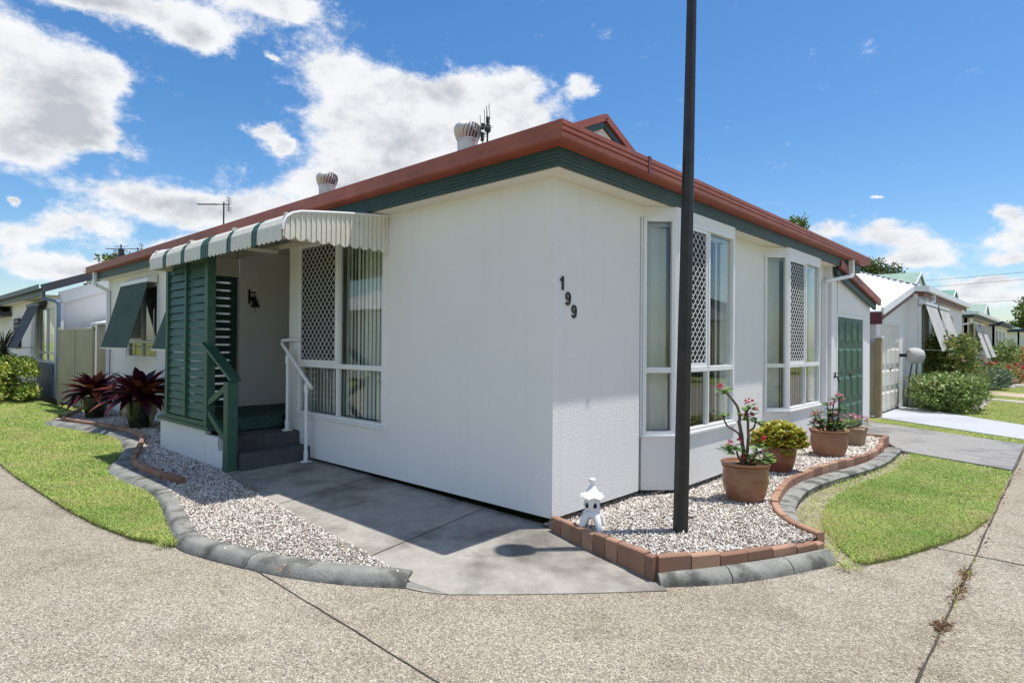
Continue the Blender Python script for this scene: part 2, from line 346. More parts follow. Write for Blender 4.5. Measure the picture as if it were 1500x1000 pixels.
def sweep(mb, path, prof, zf=None, wf=None):              # profile (offset to the left of travel, height) swept along a ground path
    vs = []; m = len(prof); n = len(path)
    for i, p in enumerate(path):
        d = (path[min(i+1,n-1)]-path[max(i-1,0)]); d.normalize(); nl = Vector((-d.y, d.x)); z0 = zf(p) if zf else 0
        for o, z in prof: q = p+nl*o*(wf(p) if wf else 1); vs.append((q.x, q.y, z+z0))
    fs = []
    for i in range(n-1):
        for k in range(m):
            k2 = (k+1)%m; fs.append((i*m+k, (i+1)*m+k, (i+1)*m+k2, i*m+k2))
    fs.append(tuple(range(m))); fs.append(tuple(reversed([(n-1)*m+k for k in range(m)])))
    mb.add(vs, fs)
def inpoly(P, poly):
    x, y = P[:,0], P[:,1]; ins = np.zeros(len(P), bool); n = len(poly); j = n-1
    for i in range(n):
        xi, yi = poly[i]; xj, yj = poly[j]
        c = ((yi > y) != (yj > y)) & (x < (xj-xi)*(y-yi)/((yj-yi) if yj != yi else 1e-9)+xi)
        ins ^= c; j = i
    return ins
def scatter(poly, dens, holes=()):
    a = np.array(poly); lo = a.min(0); hi = a.max(0); n = int((hi-lo).prod()*dens)
    P = RNG.random((n,2))*(hi-lo)+lo; k = inpoly(P, poly)
    for h in holes: k &= ~inpoly(P, h)
    return P[k]

# ------------------------------------------------------------------ camera
CAM = Vector((3.136956, -3.908278, 1.51))
cd = bpy.data.cameras.new('camera'); cam = bpy.data.objects.new('camera', cd); COL.objects.link(cam)
cd.sensor_width = 36; cd.lens = 888.5/1500*36; cd.clip_end = 3000; cd.clip_start = 0.05
cam.matrix_world = Matrix.Translation(CAM) @ Matrix.Rotation(math.radians(42.6343),4,'Z') @ Matrix.Rotation(math.radians(90.3247),4,'X') @ Matrix.Rotation(math.radians(0.41774),4,'Z')
S.camera = cam

# ------------------------------------------------------------------ light and sky
SA, SB = 0.178, 0.20                      # a shadow moves -X by SA and -Y by SB per metre of height
sun_dir = Vector((SA, SB, 1)).normalized()
sl = bpy.data.lights.new('sun', 'SUN'); sl.energy = 5.0; sl.angle = math.radians(0.5); sl.color = (1.0, 0.955, 0.89)
so = bpy.data.objects.new('sun', sl); COL.objects.link(so); so.rotation_euler = sun_dir.to_track_quat('Z','Y').to_euler()
wd = bpy.data.worlds.new('World'); S.world = wd; wd.use_nodes = True; nt = wd.node_tree
for n in list(nt.nodes): nt.nodes.remove(n)
out = nt.nodes.new('ShaderNodeOutputWorld'); bg = nt.nodes.new('ShaderNodeBackground'); L(nt, bg.outputs[0], out.inputs[0])
sky = nt.nodes.new('ShaderNodeTexSky'); sky.sky_type = 'NISHITA'; sky.sun_disc = False
sky.sun_elevation = math.asin(sun_dir.z); sky.sun_rotation = math.atan2(sun_dir.x, sun_dir.y); sky.air_density = 1.0; sky.dust_density = 0.8; sky.ozone_density = 3.0
bg.inputs[1].default_value = 0.15
CLOUDS_AND_FILL = [(-81.4,18.5,4.4,4.2),(-78.6,17.7,3.5,3.3),(-76.4,20.1,2.1,1.3),(-82.2,13.9,2.8,1.8),(-78.1,15.4,3.3,1.4),(-88,19,6,5),(-72.2,25.1,9.1,1.8),(-70.2,23.9,2.2,1.1),(-78.2,24.7,4.0,1.0),(-64.4,27.5,4.0,1.0),(-68,30,11,3),
(-59.8,23.8,3.5,2.7),(-58.5,20.4,4.4,3.1),(-53.7,22.5,3.6,2.0),(-48.6,22.8,3.7,2.0),(-43.1,23.2,3.4,1.9),(-37.0,23.4,2.0,1.4),(-54.8,16.5,7.4,3.0),(-60.2,13.8,5.2,2.1),(-48.6,18.6,8.8,3.4),(-42.1,20.4,4.3,2.1),
(-65.4,18.0,1.5,0.9),(-64.3,16.9,1.3,0.8),(-64.9,23.9,0.7,0.3),(-75.4,11.4,4.8,1.7),(-70.6,11.1,5.2,1.9),(-78.5,8.8,3.2,1.3),(-65.9,11.0,5.8,2.3),(-80.5,5.5,4.6,1.1),(-82.1,7.4,2.2,1.3),(-76.6,5.6,4.4,1.0),(-72,8.0,3.5,0.8),
(-82.2,10.2,0.5,0.35),(-15.3,9.9,2.2,0.95),(-11.4,8.9,2.5,1.2),(-8.0,7.7,3.3,1.2),(-9.1,6.6,4.2,0.7),(-3.5,9.6,1.6,0.8),(-3.0,8.2,1.9,0.85),(-2.7,6.7,1.5,0.8),(-4.8,4.8,3.8,0.7),(-6.5,4.0,3.8,0.6),(-3.6,3.5,2.6,0.45),
(-11.9,11.6,0.7,0.25),(25,16,16,6),(50,25,16,9),(80,16,24,8),(110,32,22,12),(140,20,26,9),(165,30,20,7),(200,18,24,8),(228,32,20,10),(250,20,12,6)]  # big unseen clouds behind the camera are added as fill for shaded walls
tc = nt.nodes.new('ShaderNodeTexCoord'); sx = nt.nodes.new('ShaderNodeSeparateXYZ'); L(nt, tc.outputs['Generated'], sx.inputs[0])
def wm(op, a, b=None, c=None, clamp=False):
    m = nt.nodes.new('ShaderNodeMath'); m.operation = op; m.use_clamp = clamp
    for i, v in enumerate((a,b,c)):
        if v is None: continue
        if hasattr(v,'links'): L(nt, v, m.inputs[i])
        else: m.inputs[i].default_value = v
    return m.outputs[0]
az = wm('MULTIPLY', wm('ARCTAN2', sx.outputs[0], sx.outputs[1]), 180/PI)
az = wm('ADD', az, wm('MULTIPLY', wm('LESS_THAN', az, -95.0), 360.0))
el = wm('MULTIPLY', wm('ARCSINE', sx.outputs[2]), 180/PI)
cmb = nt.nodes.new('ShaderNodeCombineXYZ'); L(nt, az, cmb.inputs[0]); L(nt, el, cmb.inputs[1])
def sky_noise(scale, detail, rough, stretch=(1,1,1.6)):
    mp = nt.nodes.new('ShaderNodeMapping'); mp.inputs['Scale'].default_value = stretch
    L(nt, tc.outputs['Generated'], mp.inputs[0])
    n = nt.nodes.new('ShaderNodeTexNoise'); n.inputs['Scale'].default_value = scale; n.inputs['Detail'].default_value = detail
    n.inputs['Roughness'].default_value = rough; L(nt, mp.outputs[0], n.inputs['Vector']); return n
wn = sky_noise(9, 8, 0.62)
off = nt.nodes.new('ShaderNodeVectorMath'); off.operation = 'MULTIPLY_ADD'; L(nt, wn.outputs['Color'], off.inputs[0])
off.inputs[1].default_value = (6.0, 3.2, 0); off.inputs[2].default_value = (-3.0, -1.6, 0)
wc = nt.nodes.new('ShaderNodeVectorMath'); wc.operation = 'ADD'; L(nt, cmb.outputs[0], wc.inputs[0]); L(nt, off.outputs[0], wc.inputs[1])
den = None
for (a, e, rx, ry) in CLOUDS_AND_FILL:
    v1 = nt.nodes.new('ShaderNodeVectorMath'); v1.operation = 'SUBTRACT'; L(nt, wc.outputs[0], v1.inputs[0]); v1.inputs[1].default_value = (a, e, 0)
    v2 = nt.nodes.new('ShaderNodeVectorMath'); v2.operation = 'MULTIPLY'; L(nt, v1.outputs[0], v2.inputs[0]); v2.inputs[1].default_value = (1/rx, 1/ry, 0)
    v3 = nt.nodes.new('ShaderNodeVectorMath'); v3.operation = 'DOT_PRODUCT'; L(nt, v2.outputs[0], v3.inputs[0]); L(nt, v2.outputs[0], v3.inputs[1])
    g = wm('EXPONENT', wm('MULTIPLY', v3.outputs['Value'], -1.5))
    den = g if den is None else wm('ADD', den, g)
n2 = sky_noise(16, 12, 0.70)
n3 = sky_noise(11, 9, 0.64)
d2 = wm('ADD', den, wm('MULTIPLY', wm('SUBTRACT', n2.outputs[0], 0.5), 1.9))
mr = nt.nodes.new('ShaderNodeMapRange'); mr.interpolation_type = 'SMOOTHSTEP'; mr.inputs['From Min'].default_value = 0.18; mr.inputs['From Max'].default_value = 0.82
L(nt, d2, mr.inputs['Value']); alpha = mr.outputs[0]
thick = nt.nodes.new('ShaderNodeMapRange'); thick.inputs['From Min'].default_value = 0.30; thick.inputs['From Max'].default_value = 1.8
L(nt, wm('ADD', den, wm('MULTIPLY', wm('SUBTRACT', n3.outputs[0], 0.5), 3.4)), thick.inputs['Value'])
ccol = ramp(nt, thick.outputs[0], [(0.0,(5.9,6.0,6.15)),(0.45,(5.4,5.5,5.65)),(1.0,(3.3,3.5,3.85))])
hs = nt.nodes.new('ShaderNodeHueSaturation'); hs.inputs['Saturation'].default_value = 1.30; hs.inputs['Value'].default_value = 0.98; L(nt, sky.outputs[0], hs.inputs['Color'])
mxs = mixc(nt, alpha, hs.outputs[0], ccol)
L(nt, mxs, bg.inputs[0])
S.view_settings.view_transform = 'Standard'; S.view_settings.look = 'None'; S.view_settings.exposure = 0.12; S.view_settings.gamma = 1
S.render.engine = 'CYCLES'
try:
    S.cycles.use_denoising = True; S.cycles.max_bounces = 8; S.cycles.transparent_max_bounces = 16
except Exception: pass

# ------------------------------------------------------------------ ground and roads
ZR = -0.06
g = MB(); g.add([(-900,-900,-0.16),(900,-900,-0.16),(900,900,-0.16),(-900,900,-0.16)], [(0,1,2,3)])
struct(g.build('ground', 'lawn'))
g = MB(); g.add([(-90,-7.6,ZR),(0.25,-7.6,ZR),(8.2,-7.6,ZR),(60,-7.6,ZR),(60,-1.0,ZR),(8.2,-1.0,ZR),(8.2,150,ZR),(0.25,150,ZR),(0.25,-1.0,ZR),(-90,-1.0,ZR)], [(0,1,8,9),(1,2,5,8),(2,3,4,5),(8,5,6,7)])
struct(g.build('road', 'road'))
g = MB()
def joint(a, b, w, z=ZR+0.004):
    a, b = Vector(a), Vector(b); n = 24; pts = []
    for i in range(n+1):
        t = i/n; pts.append(a.lerp(b,t)+Vector((random.uniform(-1,1),random.uniform(-1,1)))*0.004)
    d = (b-a).normalized(); s = Vector((-d.y,d.x))
    vs = []; fs = []
    for p in pts:
        ww = w*random.uniform(0.6,1.3)/2; vs += [(p.x-s.x*ww,p.y-s.y*ww,z),(p.x+s.x*ww,p.y+s.y*ww,z)]
    for i in range(n): fs.append((2*i,2*i+2,2*i+3,2*i+1))
    g.add(vs, fs)
joint((-1.0,-2.01),(3.2,-2.10),0.009); joint((2.61,-2.08),(2.61,2.9),0.016); joint((2.61,2.9),(2.61,9),0.015); joint((2.61,9),(2.62,60),0.03)
joint((2.27,1.86),(8.1,1.80),0.014); joint((-6.0,-2.68),(-6.0,-7.5),0.012); joint((5.0,1.85),(5.0,40),0.012)
for y in (6,10.5,15,20): joint((2.63,y),(8.1,y),0.012)
struct(g.build('road_joint', 'crack'))
# dry debris caught in the joint
def leafcloud(n, cen, size, asp=0.45, up=0.3, fold=0.15):
    """cen (n,3) -> diamond leaves of two folded triangles"""
    d = RNG.normal(size=(n,3)); d[:,2] = d[:,2]*0.6+up; d /= np.linalg.norm(d,axis=1)[:,None]
    r = RNG.normal(size=(n,3)); s = np.cross(d, r); s /= np.linalg.norm(s,axis=1)[:,None]+1e-9; nn = np.cross(s, d)
    L_ = (size*RNG.uniform(0.6,1.3,n))[:,None]; w = L_*asp*0.5
    b = cen; t = cen+d*L_; m = cen+d*L_*0.5
    V = np.stack([b, m-s*w+nn*w*fold*2, t, m+s*w+nn*w*fold*2],1).reshape(-1,3)
    i = np.arange(n)*4
    F = np.concatenate([np.stack([i,i+1,i+2],1), np.stack([i,i+2,i+3],1)],0)
    rn = RNG.random(n); return V, F, np.concatenate([rn,rn])
def leaves(name, cen, size, mat, parent=None, asp=0.45, up=0.3, bias=None):
    V, F, r = leafcloud(len(cen), cen, size, asp, up)
    if bias is not None: r = np.clip(r*0.7+np.concatenate([bias,bias])*0.3,0,1)
    return npmesh(name, V, F, mat, r, parent)
ys = np.concatenate([RNG.normal(1.35,0.10,120), RNG.normal(0.95,0.13,130), RNG.normal(0.25,0.06,110), RNG.uniform(-0.6,3.0,70), RNG.uniform(3,8,90)])
cen = np.stack([2.61+RNG.normal(0,0.02,len(ys)), ys, np.full(len(ys), ZR+0.006)],1)
tag(leaves('dry_debris', cen, 0.03, 'debris', asp=0.4, up=0.0), 'brown dry leaf litter caught in the joint of the road', 'leaf litter', kind='stuff')

LAWN_L = [(-6.83,-2.63),(-5.7,-2.62),(-4.66,-2.58),(-3.8,-2.55),(-2.99,-2.49),(-2.29,-2.38),(-1.98,-2.24)]
KERB_L = [(-11.2,-1.42),(-10.77,-1.50),(-9.65,-1.27),(-8.22,-1.06),(-7.22,-1.20),(-6.14,-1.53),(-5.42,-1.83),(-4.63,-1.89),(-3.91,-1.86),(-3.28,-1.92),(-2.40,-2.12),(-1.90,-2.22),(-1.52,-2.17),(-0.87,-1.98),(-0.38,-1.755),(0.0,-1.49)]
kl = spline(KERB_L, 0.07)
# lawn left: between road edge and kerb
lk = [(p.x,p.y) for p in spline(KERB_L[:12], 0.3)]
lawnL = [(-40,-2.6),(-12,-2.63)]+LAWN_L+list(reversed(lk))+[(-12.4,-1.0),(-12.6,-0.55),(-15.2,-0.55),(-40,-0.9)]
g = MB(); g.prism(lawnL, -0.14, -0.036); struct(g.build('lawn', 'lawn'))
prof = [(0.0,-0.08),(0.0,-0.045),(0.05,0.008),(0.075,0.020),(0.10,0.024),(0.24,0.026),(0.262,0.018),(0.265,-0.08)]
def kerb(pts, name, prof, brk, zf=None, wf=None):
    g = MB(); seg = []; acc = 0; nxt = brk
    cur = [pts[0]]
    for i in range(1,len(pts)):
        acc += (pts[i]-pts[i-1]).length; cur.append(pts[i])
        if acc > nxt and len(pts)-i > 4:
            seg.append(cur); cur = [pts[i]+(pts[i+1]-pts[i])*0.13]; nxt = acc+brk*random.uniform(0.8,1.25)
    seg.append(cur)
    for s in seg:
        if len(s) < 2: continue
        dz = random.uniform(-0.004,0.004); sweep(g, s, [(o, z+(dz if z > 0 else 0)) for o,z in prof], zf, wf)
    return g
k = kerb(kl, 'kerb', prof, 0.8, lambda p: -0.05*max(0,min(1,(p.x+0.22)/0.40))**2, lambda p: 1-0.40*max(0,min(1,(p.x+4.3)/0.8))); struct(k.build('kerb', 'kerb', smooth=True))
# right: kerb in two stretches
KR1 = [(1.18,-0.34),(1.40,-0.08),(1.58,0.19),(1.76,0.57),(1.90,0.91)]
kr1 = spline(KR1, 0.07)
prof1 = [(0.0,-0.08),(0.0,-0.03),(0.02,0.0),(0.055,0.026),(0.10,0.032),(0.12,-0.08)]
k = kerb(kr1, 'kerb', prof1, 0.45)
KR2 = [(1.72,1.22),(1.45,1.56),(1.26,2.04),(1.13,2.84),(1.17,3.57),(1.36,4.85),(1.36,5.8),(1.31,6.6)]
kr2 = spline(KR2, 0.07)
prof2 = [(0.02,-0.08),(0.0,0.015),(0.03,0.030),(0.17,0.034),(0.19,-0.08)]
k2 = kerb(kr2, 'kerb', prof2, 0.95)
struct(k.build('kerb', 'kerb', smooth=True)); struct(k2.build('kerb', 'kerb', smooth=True))
# right lawn with bare soil strip
soilR = [(1.95,0.90),(1.70,1.22),(1.45,1.56),(1.26,2.04),(1.13,2.84),(1.17,3.57),(1.36,4.85),(1.36,5.8),(1.36,6.55),(2.58,5.93),(2.585,4.4),(2.585,3.1),(2.50,2.45),(2.36,1.92),(2.20,1.42),(2.05,1.05)]
g = MB(); g.prism(soilR, -0.14, -0.048); struct(g.build('soil', 'dirt'))
lawnR = [(2.00,1.02),(1.82,1.30),(1.62,1.66),(1.46,2.15),(1.36,2.84),(1.37,3.57),(1.50,4.7),(1.50,5.8),(1.45,6.5),(2.583,5.94),(2.588,4.4),(2.588,3.1),(2.505,2.44),(2.365,1.91),(2.205,1.40),(2.06,1.06)]
g = MB(); g.prism(lawnR, -0.14, -0.034); struct(g.build('lawn', 'lawn'))
# driveways and the far lawns
g = MB(); g.prism([(0.1,7.35),(1.0,7.3),(1.32,6.62),(2.60,5.97),(2.60,8.75),(0.16,10.28),(-0.35,10.3),(-0.35,7.35)], -0.14, -0.012); struct(g.build('driveway', 'drive'))
g = MB(); g.prism([(0.15,10.32),(2.60,8.79),(2.60,9.35),(0.1,11.2),(0.0,11.6),(-0.5,11.6),(-0.5,10.32)], -0.14, -0.02); struct(g.build('lawn', 'lawn'))
lawnStrip = [(0.15,10.32),(2.60,8.79),(2.60,9.35),(0.1,11.2)]
g = MB(); g.prism([(-0.4,11.65),(0.05,11.25),(2.60,9.39),(2.60,11.75),(1.35,13.1),(0.3,14.4),(-0.4,14.6)], -0.14, -0.008); struct(g.build('driveway', 'drive_white'))
lawn2 = [(1.40,13.12),(2.60,11.80),(2.60,18.0),(0.75,19.4),(0.3,19.5),(0.3,15)]
g = MB(); g.prism(lawn2, -0.14, -0.02)
lawn3 = [(0.3,20.9),(2.6,18.9),(2.6,20.3),(0.3,22.2)]; g.prism(lawn3, -0.14, -0.02)
lawn4 = [(0.3,24.2),(2.6,22.4),(2.6,33),(0.3,35)]; g.prism(lawn4, -0.14, -0.02)
g.prism([(0.3,38),(2.6,37),(2.6,120),(0.3,120)], -0.14, -0.02)
struct(g.build('lawn', 'lawn'))
g = MB(); g.prism([(-0.2,20.0),(0.75,19.45),(2.6,18.05),(2.6,18.3),(0.3,20.1)], -0.14, -0.012); struct(g.build('path', 'drive_white'))
g = MB(); g.prism([(-0.2,20.2),(2.6,18.33),(2.6,18.87),(-0.2,20.95)], -0.14, -0.012)
g.prism([(-0.2,22.6),(2.6,20.34),(2.6,22.36),(-0.2,24.4)], -0.14, -0.012)
g.prism([(-0.2,35.2),(2.6,33.05),(2.6,36.9),(-0.2,38.2)], -0.14, -0.012); struct(g.build('driveway', 'drive_sand'))
# entry path
def zpath(x, y):
    t = max(0, min(1, (-y)/1.45)); return (0.055-0.052*max(0,min(1,(x+4.2)/4.2)))*(1-t) + (-0.02)*t + (0.03*t if x < -3 else 0)
pathP = [(-4.25,-0.95),(-3.0,-1.14),(-1.6,-1.29),(-0.76,-1.36),(0.05,-1.46),(0.28,-1.36),(0.55,-1.10),(0.90,-0.74),(1.22,-0.38),(1.10,-0.34),(0.02,-0.03),(-0.03,0.05),(-4.3,0.05)]
g = MB()
xs = np.linspace(-4.25,0.0,18)
top = []
edge = lambda x: np.interp(x,[-4.25,-3.0,-1.6,-0.76,0.05],[-0.95,-1.14,-1.29,-1.36,-1.46])
for i, x in enumerate(xs):
    for j in range(7):
        y = 0.05+(edge(x)-0.05)*j/6; top.append((x, y, zpath(x,y)))
fs = []
for i in range(17):
    for j in range(6): a = i*7+j; fs.append((a,a+1,a+8,a+7))
g.add(top, fs)
g.add([(x,edge(x),zpath(x,edge(x))) for x in xs]+[(x,edge(x),-0.12) for x in xs], [(i,i+18,i+19,i+1) for i in range(17)])
def fan(mb, c, ring, zc):
    vs = [(c[0],c[1],zc)]+[(x,y,z) for x,y,z in ring]; mb.add(vs, [(0,i,i+1) for i in range(1,len(ring))])
e6 = edge(0.0)
ring = [(0.0,0.05,zpath(0,0.05))]+[(0.0,0.05+(e6-0.05)*j/6,zpath(0,0.05+(e6-0.05)*j/6)) for j in range(1,7)]+[(-0.05,-1.505,-0.052),(0.12,-1.45,-0.054),(0.28,-1.36,-0.054),(0.55,-1.10,-0.054),(0.90,-0.74,-0.054),(1.24,-0.36,-0.054),(1.13,-0.30,-0.04)]
g.add([(x,y,z) for x,y,z in ring], [tuple(range(len(ring)))])
lowr = [(0.12,-1.45),(0.28,-1.36),(0.55,-1.10),(0.90,-0.74),(1.24,-0.36)]
g.add([(x,y,-0.0535) for x,y in lowr]+[(x,y,-0.12) for x,y in lowr], [(i,i+5,i+6,i+1) for i in range(4)])
struct(g.build('path', 'path'))
g = MB()
def pjoint(a, b, w=0.008):
    n = 14; vs = []; fs = []
    a, b = Vector(a), Vector(b); d = (b-a).normalized(); s = Vector((-d.y,d.x))*w/2
    for i in range(n+1):
        p = a.lerp(b,i/n); vs += [(p.x-s.x,p.y-s.y,zpath(p.x,p.y)+0.004),(p.x+s.x,p.y+s.y,zpath(p.x,p.y)+0.004)]
    for i in range(n): fs.append((2*i,2*i+2,2*i+3,2*i+1))
    g.add(vs, fs)
pjoint((-2.57,0.0),(-2.36,-1.20)); pjoint((-0.81,0.0),(-0.57,-1.37))
struct(g.build('path_joint', 'crack'))
# brick edging, one thing per bed
def bricks(paths, label, zf=lambda p: 0.0, h=0.15, w=0.062, ln=0.22):
    g = MB()
    for pts in paths:
        pl = spline(pts, 0.02); acc = 0; st = 0; i = 0
        while i < len(pl)-1:
            j = i; a = 0
            while j < len(pl)-1 and a < ln: a += (pl[j+1]-pl[j]).length; j += 1
            if a < 0.05: break
            seg = pl[i:j+1]; seg = seg[::4]+([seg[-1]] if (len(seg)-1)%4 else [])
            d0 = (seg[-1]-seg[0]).normalized()*0.0035; seg[0] = seg[0]+d0; seg[-1] = seg[-1]-d0
            z = zf(seg[0]); dz = random.uniform(-0.006,0.006); dd = random.uniform(-0.004,0.004)
            sweep(g, seg, [(dd,-0.1),(dd,z+h+dz-0.008),(0.008+dd,z+h+dz),(w-0.008+dd,z+h+dz),(w+dd,z+h+dz-0.008),(w+dd,-0.1)])
            r = random.random(); m = len(seg); nf = (m-1)*6+2
            for q in range(1,nf+1): g.r[-q] = r
            i = j
    return tag(g.build('brick_edging', 'brick', smooth=False), label, 'garden edging')
bricks([[(-12.5,-0.62),(-12.0,-0.85),(-11.2,-1.16),(-10.6,-1.20),(-9.65,-1.02),(-8.3,-0.83),(-7.45,-0.90),(-6.9,-1.06),(-6.1,-1.33),(-5.5,-1.55),(-4.95,-1.63),(-4.4,-1.62),(-3.75,-1.56)]],
   'curved orange brick edging around the gravel under the burgundy plants', h=0.085)
bricks([[(0.03,-0.05),(0.4,-0.155),(0.8,-0.245),(1.12,-0.325)]], 'straight red brick border between the concrete path and the right gravel bed', h=0.122, ln=0.115)
bricks([[(1.15,-0.31),(1.32,-0.06),(1.47,0.20),(1.62,0.52),(1.72,0.78),(1.79,1.0)]], 'low brick border behind the short kerb nearest the lamp post', h=0.125, zf=lambda p: -0.06*max(0,min(1,(p.y+0.3)/1.2)))
bricks([[(1.78,1.06),(1.55,1.22),(1.33,1.50),(1.17,1.85),(1.06,2.30),(0.97,2.9),(0.97,3.5),(1.04,4.15),(1.16,4.9),(1.20,5.6),(1.13,6.3),(1.03,6.85),(1.02,7.25)],[(0.98,7.28),(0.6,7.28),(0.2,7.28)]],
   'curved orange brick border of the right gravel bed beside the round lawn', h=0.115)
# gravel beds
bedL = [(-12.45,-0.60),(-11.9,-0.82),(-11.2,-1.08),(-10.6,-1.12),(-9.65,-0.95),(-8.3,-0.76),(-7.45,-0.83),(-6.9,-1.0),(-6.1,-1.26),(-5.5,-1.48),(-4.95,-1.55),(-4.4,-1.56),(-3.75,-1.70),(-3.2,-1.79),(-2.35,-2.01),(-1.66,-2.10),(-1.36,-2.08),(-0.87,-1.86),(-0.48,-1.65),(-0.1,-1.46),(-0.76,-1.37),(-1.6,-1.30),(-3.0,-1.15),(-4.25,-0.96),(-6.38,-0.90),(-6.38,0.05),(-12.6,0.05)]
g = MB(); g.prism(bedL, -0.14, 0.002); struct(g.build('gravel_base', 'gravel'))
bedR = [(0.0,0.0),(0.4,-0.09),(0.8,-0.2),(1.12,-0.25),(1.25,-0.06),(1.41,0.22),(1.56,0.52),(1.66,0.80),(1.73,1.0),(1.50,1.17),(1.27,1.46),(1.10,1.82),(0.99,2.28),(0.90,2.9),(0.90,3.5),(0.97,4.15),(1.09,4.9),(1.13,5.6),(1.06,6.3),(0.96,6.85),(0.95,7.24),(-0.1,7.24),(-0.1,0.0)]
def zbed(x, y): 
    x = np.asarray(x, float); y = np.asarray(y, float)
    lim = np.where(((y>1.5)&(y<3.5))|((y>4.7)&(y<6.8)), 0.25, 0.0)
    t = np.clip((x-lim)/0.40, 0, 1); t = t*t*(3-2*t)
    return 0.012+0.058*t+np.minimum(0.018*np.clip((2-y)/2,0,1),0.02)*t
gx = np.arange(-0.1,1.85,0.03); gy = np.arange(-0.35,7.3,0.03)
g = MB(); ix = {}; vs = []; fs = []
G = np.array([(x,y) for x in gx for y in gy]); ins = inpoly(G, bedR)
for q,(p,k_) in enumerate(zip(G,ins)):
    pass
idx = {}
for a in range(len(gx)-1):
    for b in range(len(gy)-1):
        c = [(a,b),(a+1,b),(a+1,b+1),(a,b+1)]
        if sum(ins[i*len(gy)+j] for i,j in c) >= 1:
            f = []
            for q in c:
                if q not in idx:
                    idx[q] = len(vs); x, y = gx[q[0]], gy[q[1]]; vs.append((x,y,float(zbed(x,y))))
                f.append(idx[q])
            fs.append(tuple(f))
g.add(vs, fs); struct(g.build('gravel_base', 'gravel'))
def stones(P, Z, size, label):
    n = len(P); V0 = np.array([(1,0,0),(-1,0,0),(0,1,0),(0,-1,0),(0,0,1),(0,0,-1)],float)
    F0 = np.array([(0,2,4),(2,1,4),(1,3,4),(3,0,4),(2,0,5),(1,2,5),(3,1,5),(0,3,5)])
    sc = (size*RNG.lognormal(0,0.32,n))[:,None,None]*np.stack([RNG.uniform(.7,1.3,n),RNG.uniform(.5,1.0,n),RNG.uniform(.4,.75,n)],1)[:,None,:]
    V = V0[None]*sc*RNG.uniform(0.75,1.25,(n,6,1))+RNG.normal(0,0.12,(n,6,3))*sc
    q = RNG.normal(size=(n,4)); q /= np.linalg.norm(q,axis=1)[:,None]; w,x,y,z = q.T
    R = np.stack([1-2*(y*y+z*z),2*(x*y-z*w),2*(x*z+y*w),2*(x*y+z*w),1-2*(x*x+z*z),2*(y*z-x*w),2*(x*z-y*w),2*(y*z+x*w),1-2*(x*x+y*y)],1).reshape(n,3,3)
    V = np.einsum('nij,nkj->nki',R,V); V[:,:,0] += P[:,0:1]; V[:,:,1] += P[:,1:2]; V[:,:,2] += Z[:,None]
    F = (F0[None]+np.arange(n)[:,None,None]*6).reshape(-1,3)
    return tag(npmesh('gravel', V.reshape(-1,3), F, 'stone', np.repeat(RNG.random(n),8)), label, 'gravel', kind='stuff')
def dens_near(P, f):                              # thin out the far stones
    d = np.hypot(P[:,0]-CAM.x, P[:,1]-CAM.y); return P[RNG.random(len(P)) < np.clip(f(d),0,1)]
P = scatter(bedL, 8500); P = dens_near(P, lambda d: (5.6/d)**1.6)
d = np.hypot(P[:,0]-CAM.x, P[:,1]-CAM.y)
stones(P, 0.004+RNG.uniform(0,0.012,len(P)), 0.0078*np.clip(d/5.0,1,1.9), 'pale crushed stone gravel between the left kerb and the porch')
P = scatter(bedR, 9000); P = dens_near(P, lambda d: (5.0/d)**1.6)
d = np.hypot(P[:,0]-CAM.x, P[:,1]-CAM.y)
stones(P, zbed(P[:,0],P[:,1])+0.002+RNG.uniform(0,0.012,len(P)), 0.0078*np.clip(d/5.0,1,1.9), 'pale crushed stone gravel around the lamp post and the pots')
# grass
def grass(polys, dens, h, w, label, thin=6.0, holes=(), P=None, name='grass'):
    if P is None: P = np.concatenate([scatter(p, dens, holes) for p in polys]); P = P+RNG.normal(0,0.012,P.shape)
    P = dens_near(P, lambda d: (thin/d)**1.7)
    n = len(P); d = np.hypot(P[:,0]-CAM.x, P[:,1]-CAM.y); k = np.clip(d/thin,1,4)
    patch = 0.75+0.5*np.sin(P[:,0]*3.1+np.sin(P[:,1]*2.3))*np.sin(P[:,1]*2.7+1.0)*0.5
    th = RNG.uniform(0,2*PI,n); ln = RNG.uniform(0.4,1.25,n)*h; hh = h*RNG.uniform(0.35,0.95,n)*patch
    dx, dy = np.cos(th), np.sin(th); ww = w*k*RNG.uniform(.7,1.3,n)
    px, py = -dy*ww/2, dx*ww/2; z0 = -0.036
    b1 = np.stack([P[:,0]-px,P[:,1]-py,np.full(n,z0)],1); b2 = np.stack([P[:,0]+px,P[:,1]+py,np.full(n,z0)],1)
    m1 = np.stack([P[:,0]-px*.8+dx*ln*.35,P[:,1]-py*.8+dy*ln*.35,z0+hh*.65],1); m2 = np.stack([P[:,0]+px*.8+dx*ln*.35,P[:,1]+py*.8+dy*ln*.35,z0+hh*.65],1)
    t = np.stack([P[:,0]+dx*ln,P[:,1]+dy*ln,z0+hh],1)
    V = np.stack([b1,b2,m2,m1,t],1).reshape(-1,3); i = np.arange(n)*5
    F = np.concatenate([np.stack([i,i+1,i+2],1),np.stack([i,i+2,i+3],1),np.stack([i+3,i+2,i+4],1)],0)
    r = np.clip(RNG.random(n),0,1); return tag(npmesh(name, V, F, 'grass', np.concatenate([r,r,r])), label, 'grass', kind='stuff')
lawnLg = [(-17,-2.62),(-12,-2.63)]+LAWN_L+list(reversed(lk))+[(-12.4,-1.0),(-12.6,-0.6),(-15.2,-0.6),(-17,-0.9)]
grass([lawnLg], 26000, 0.042, 0.0045, 'short green lawn grass between the road and the left kerb', 5.2)
grass([lawnR], 30000, 0.042, 0.0045, 'short sunlit lawn grass of the round patch beside the right kerb', 5.2)
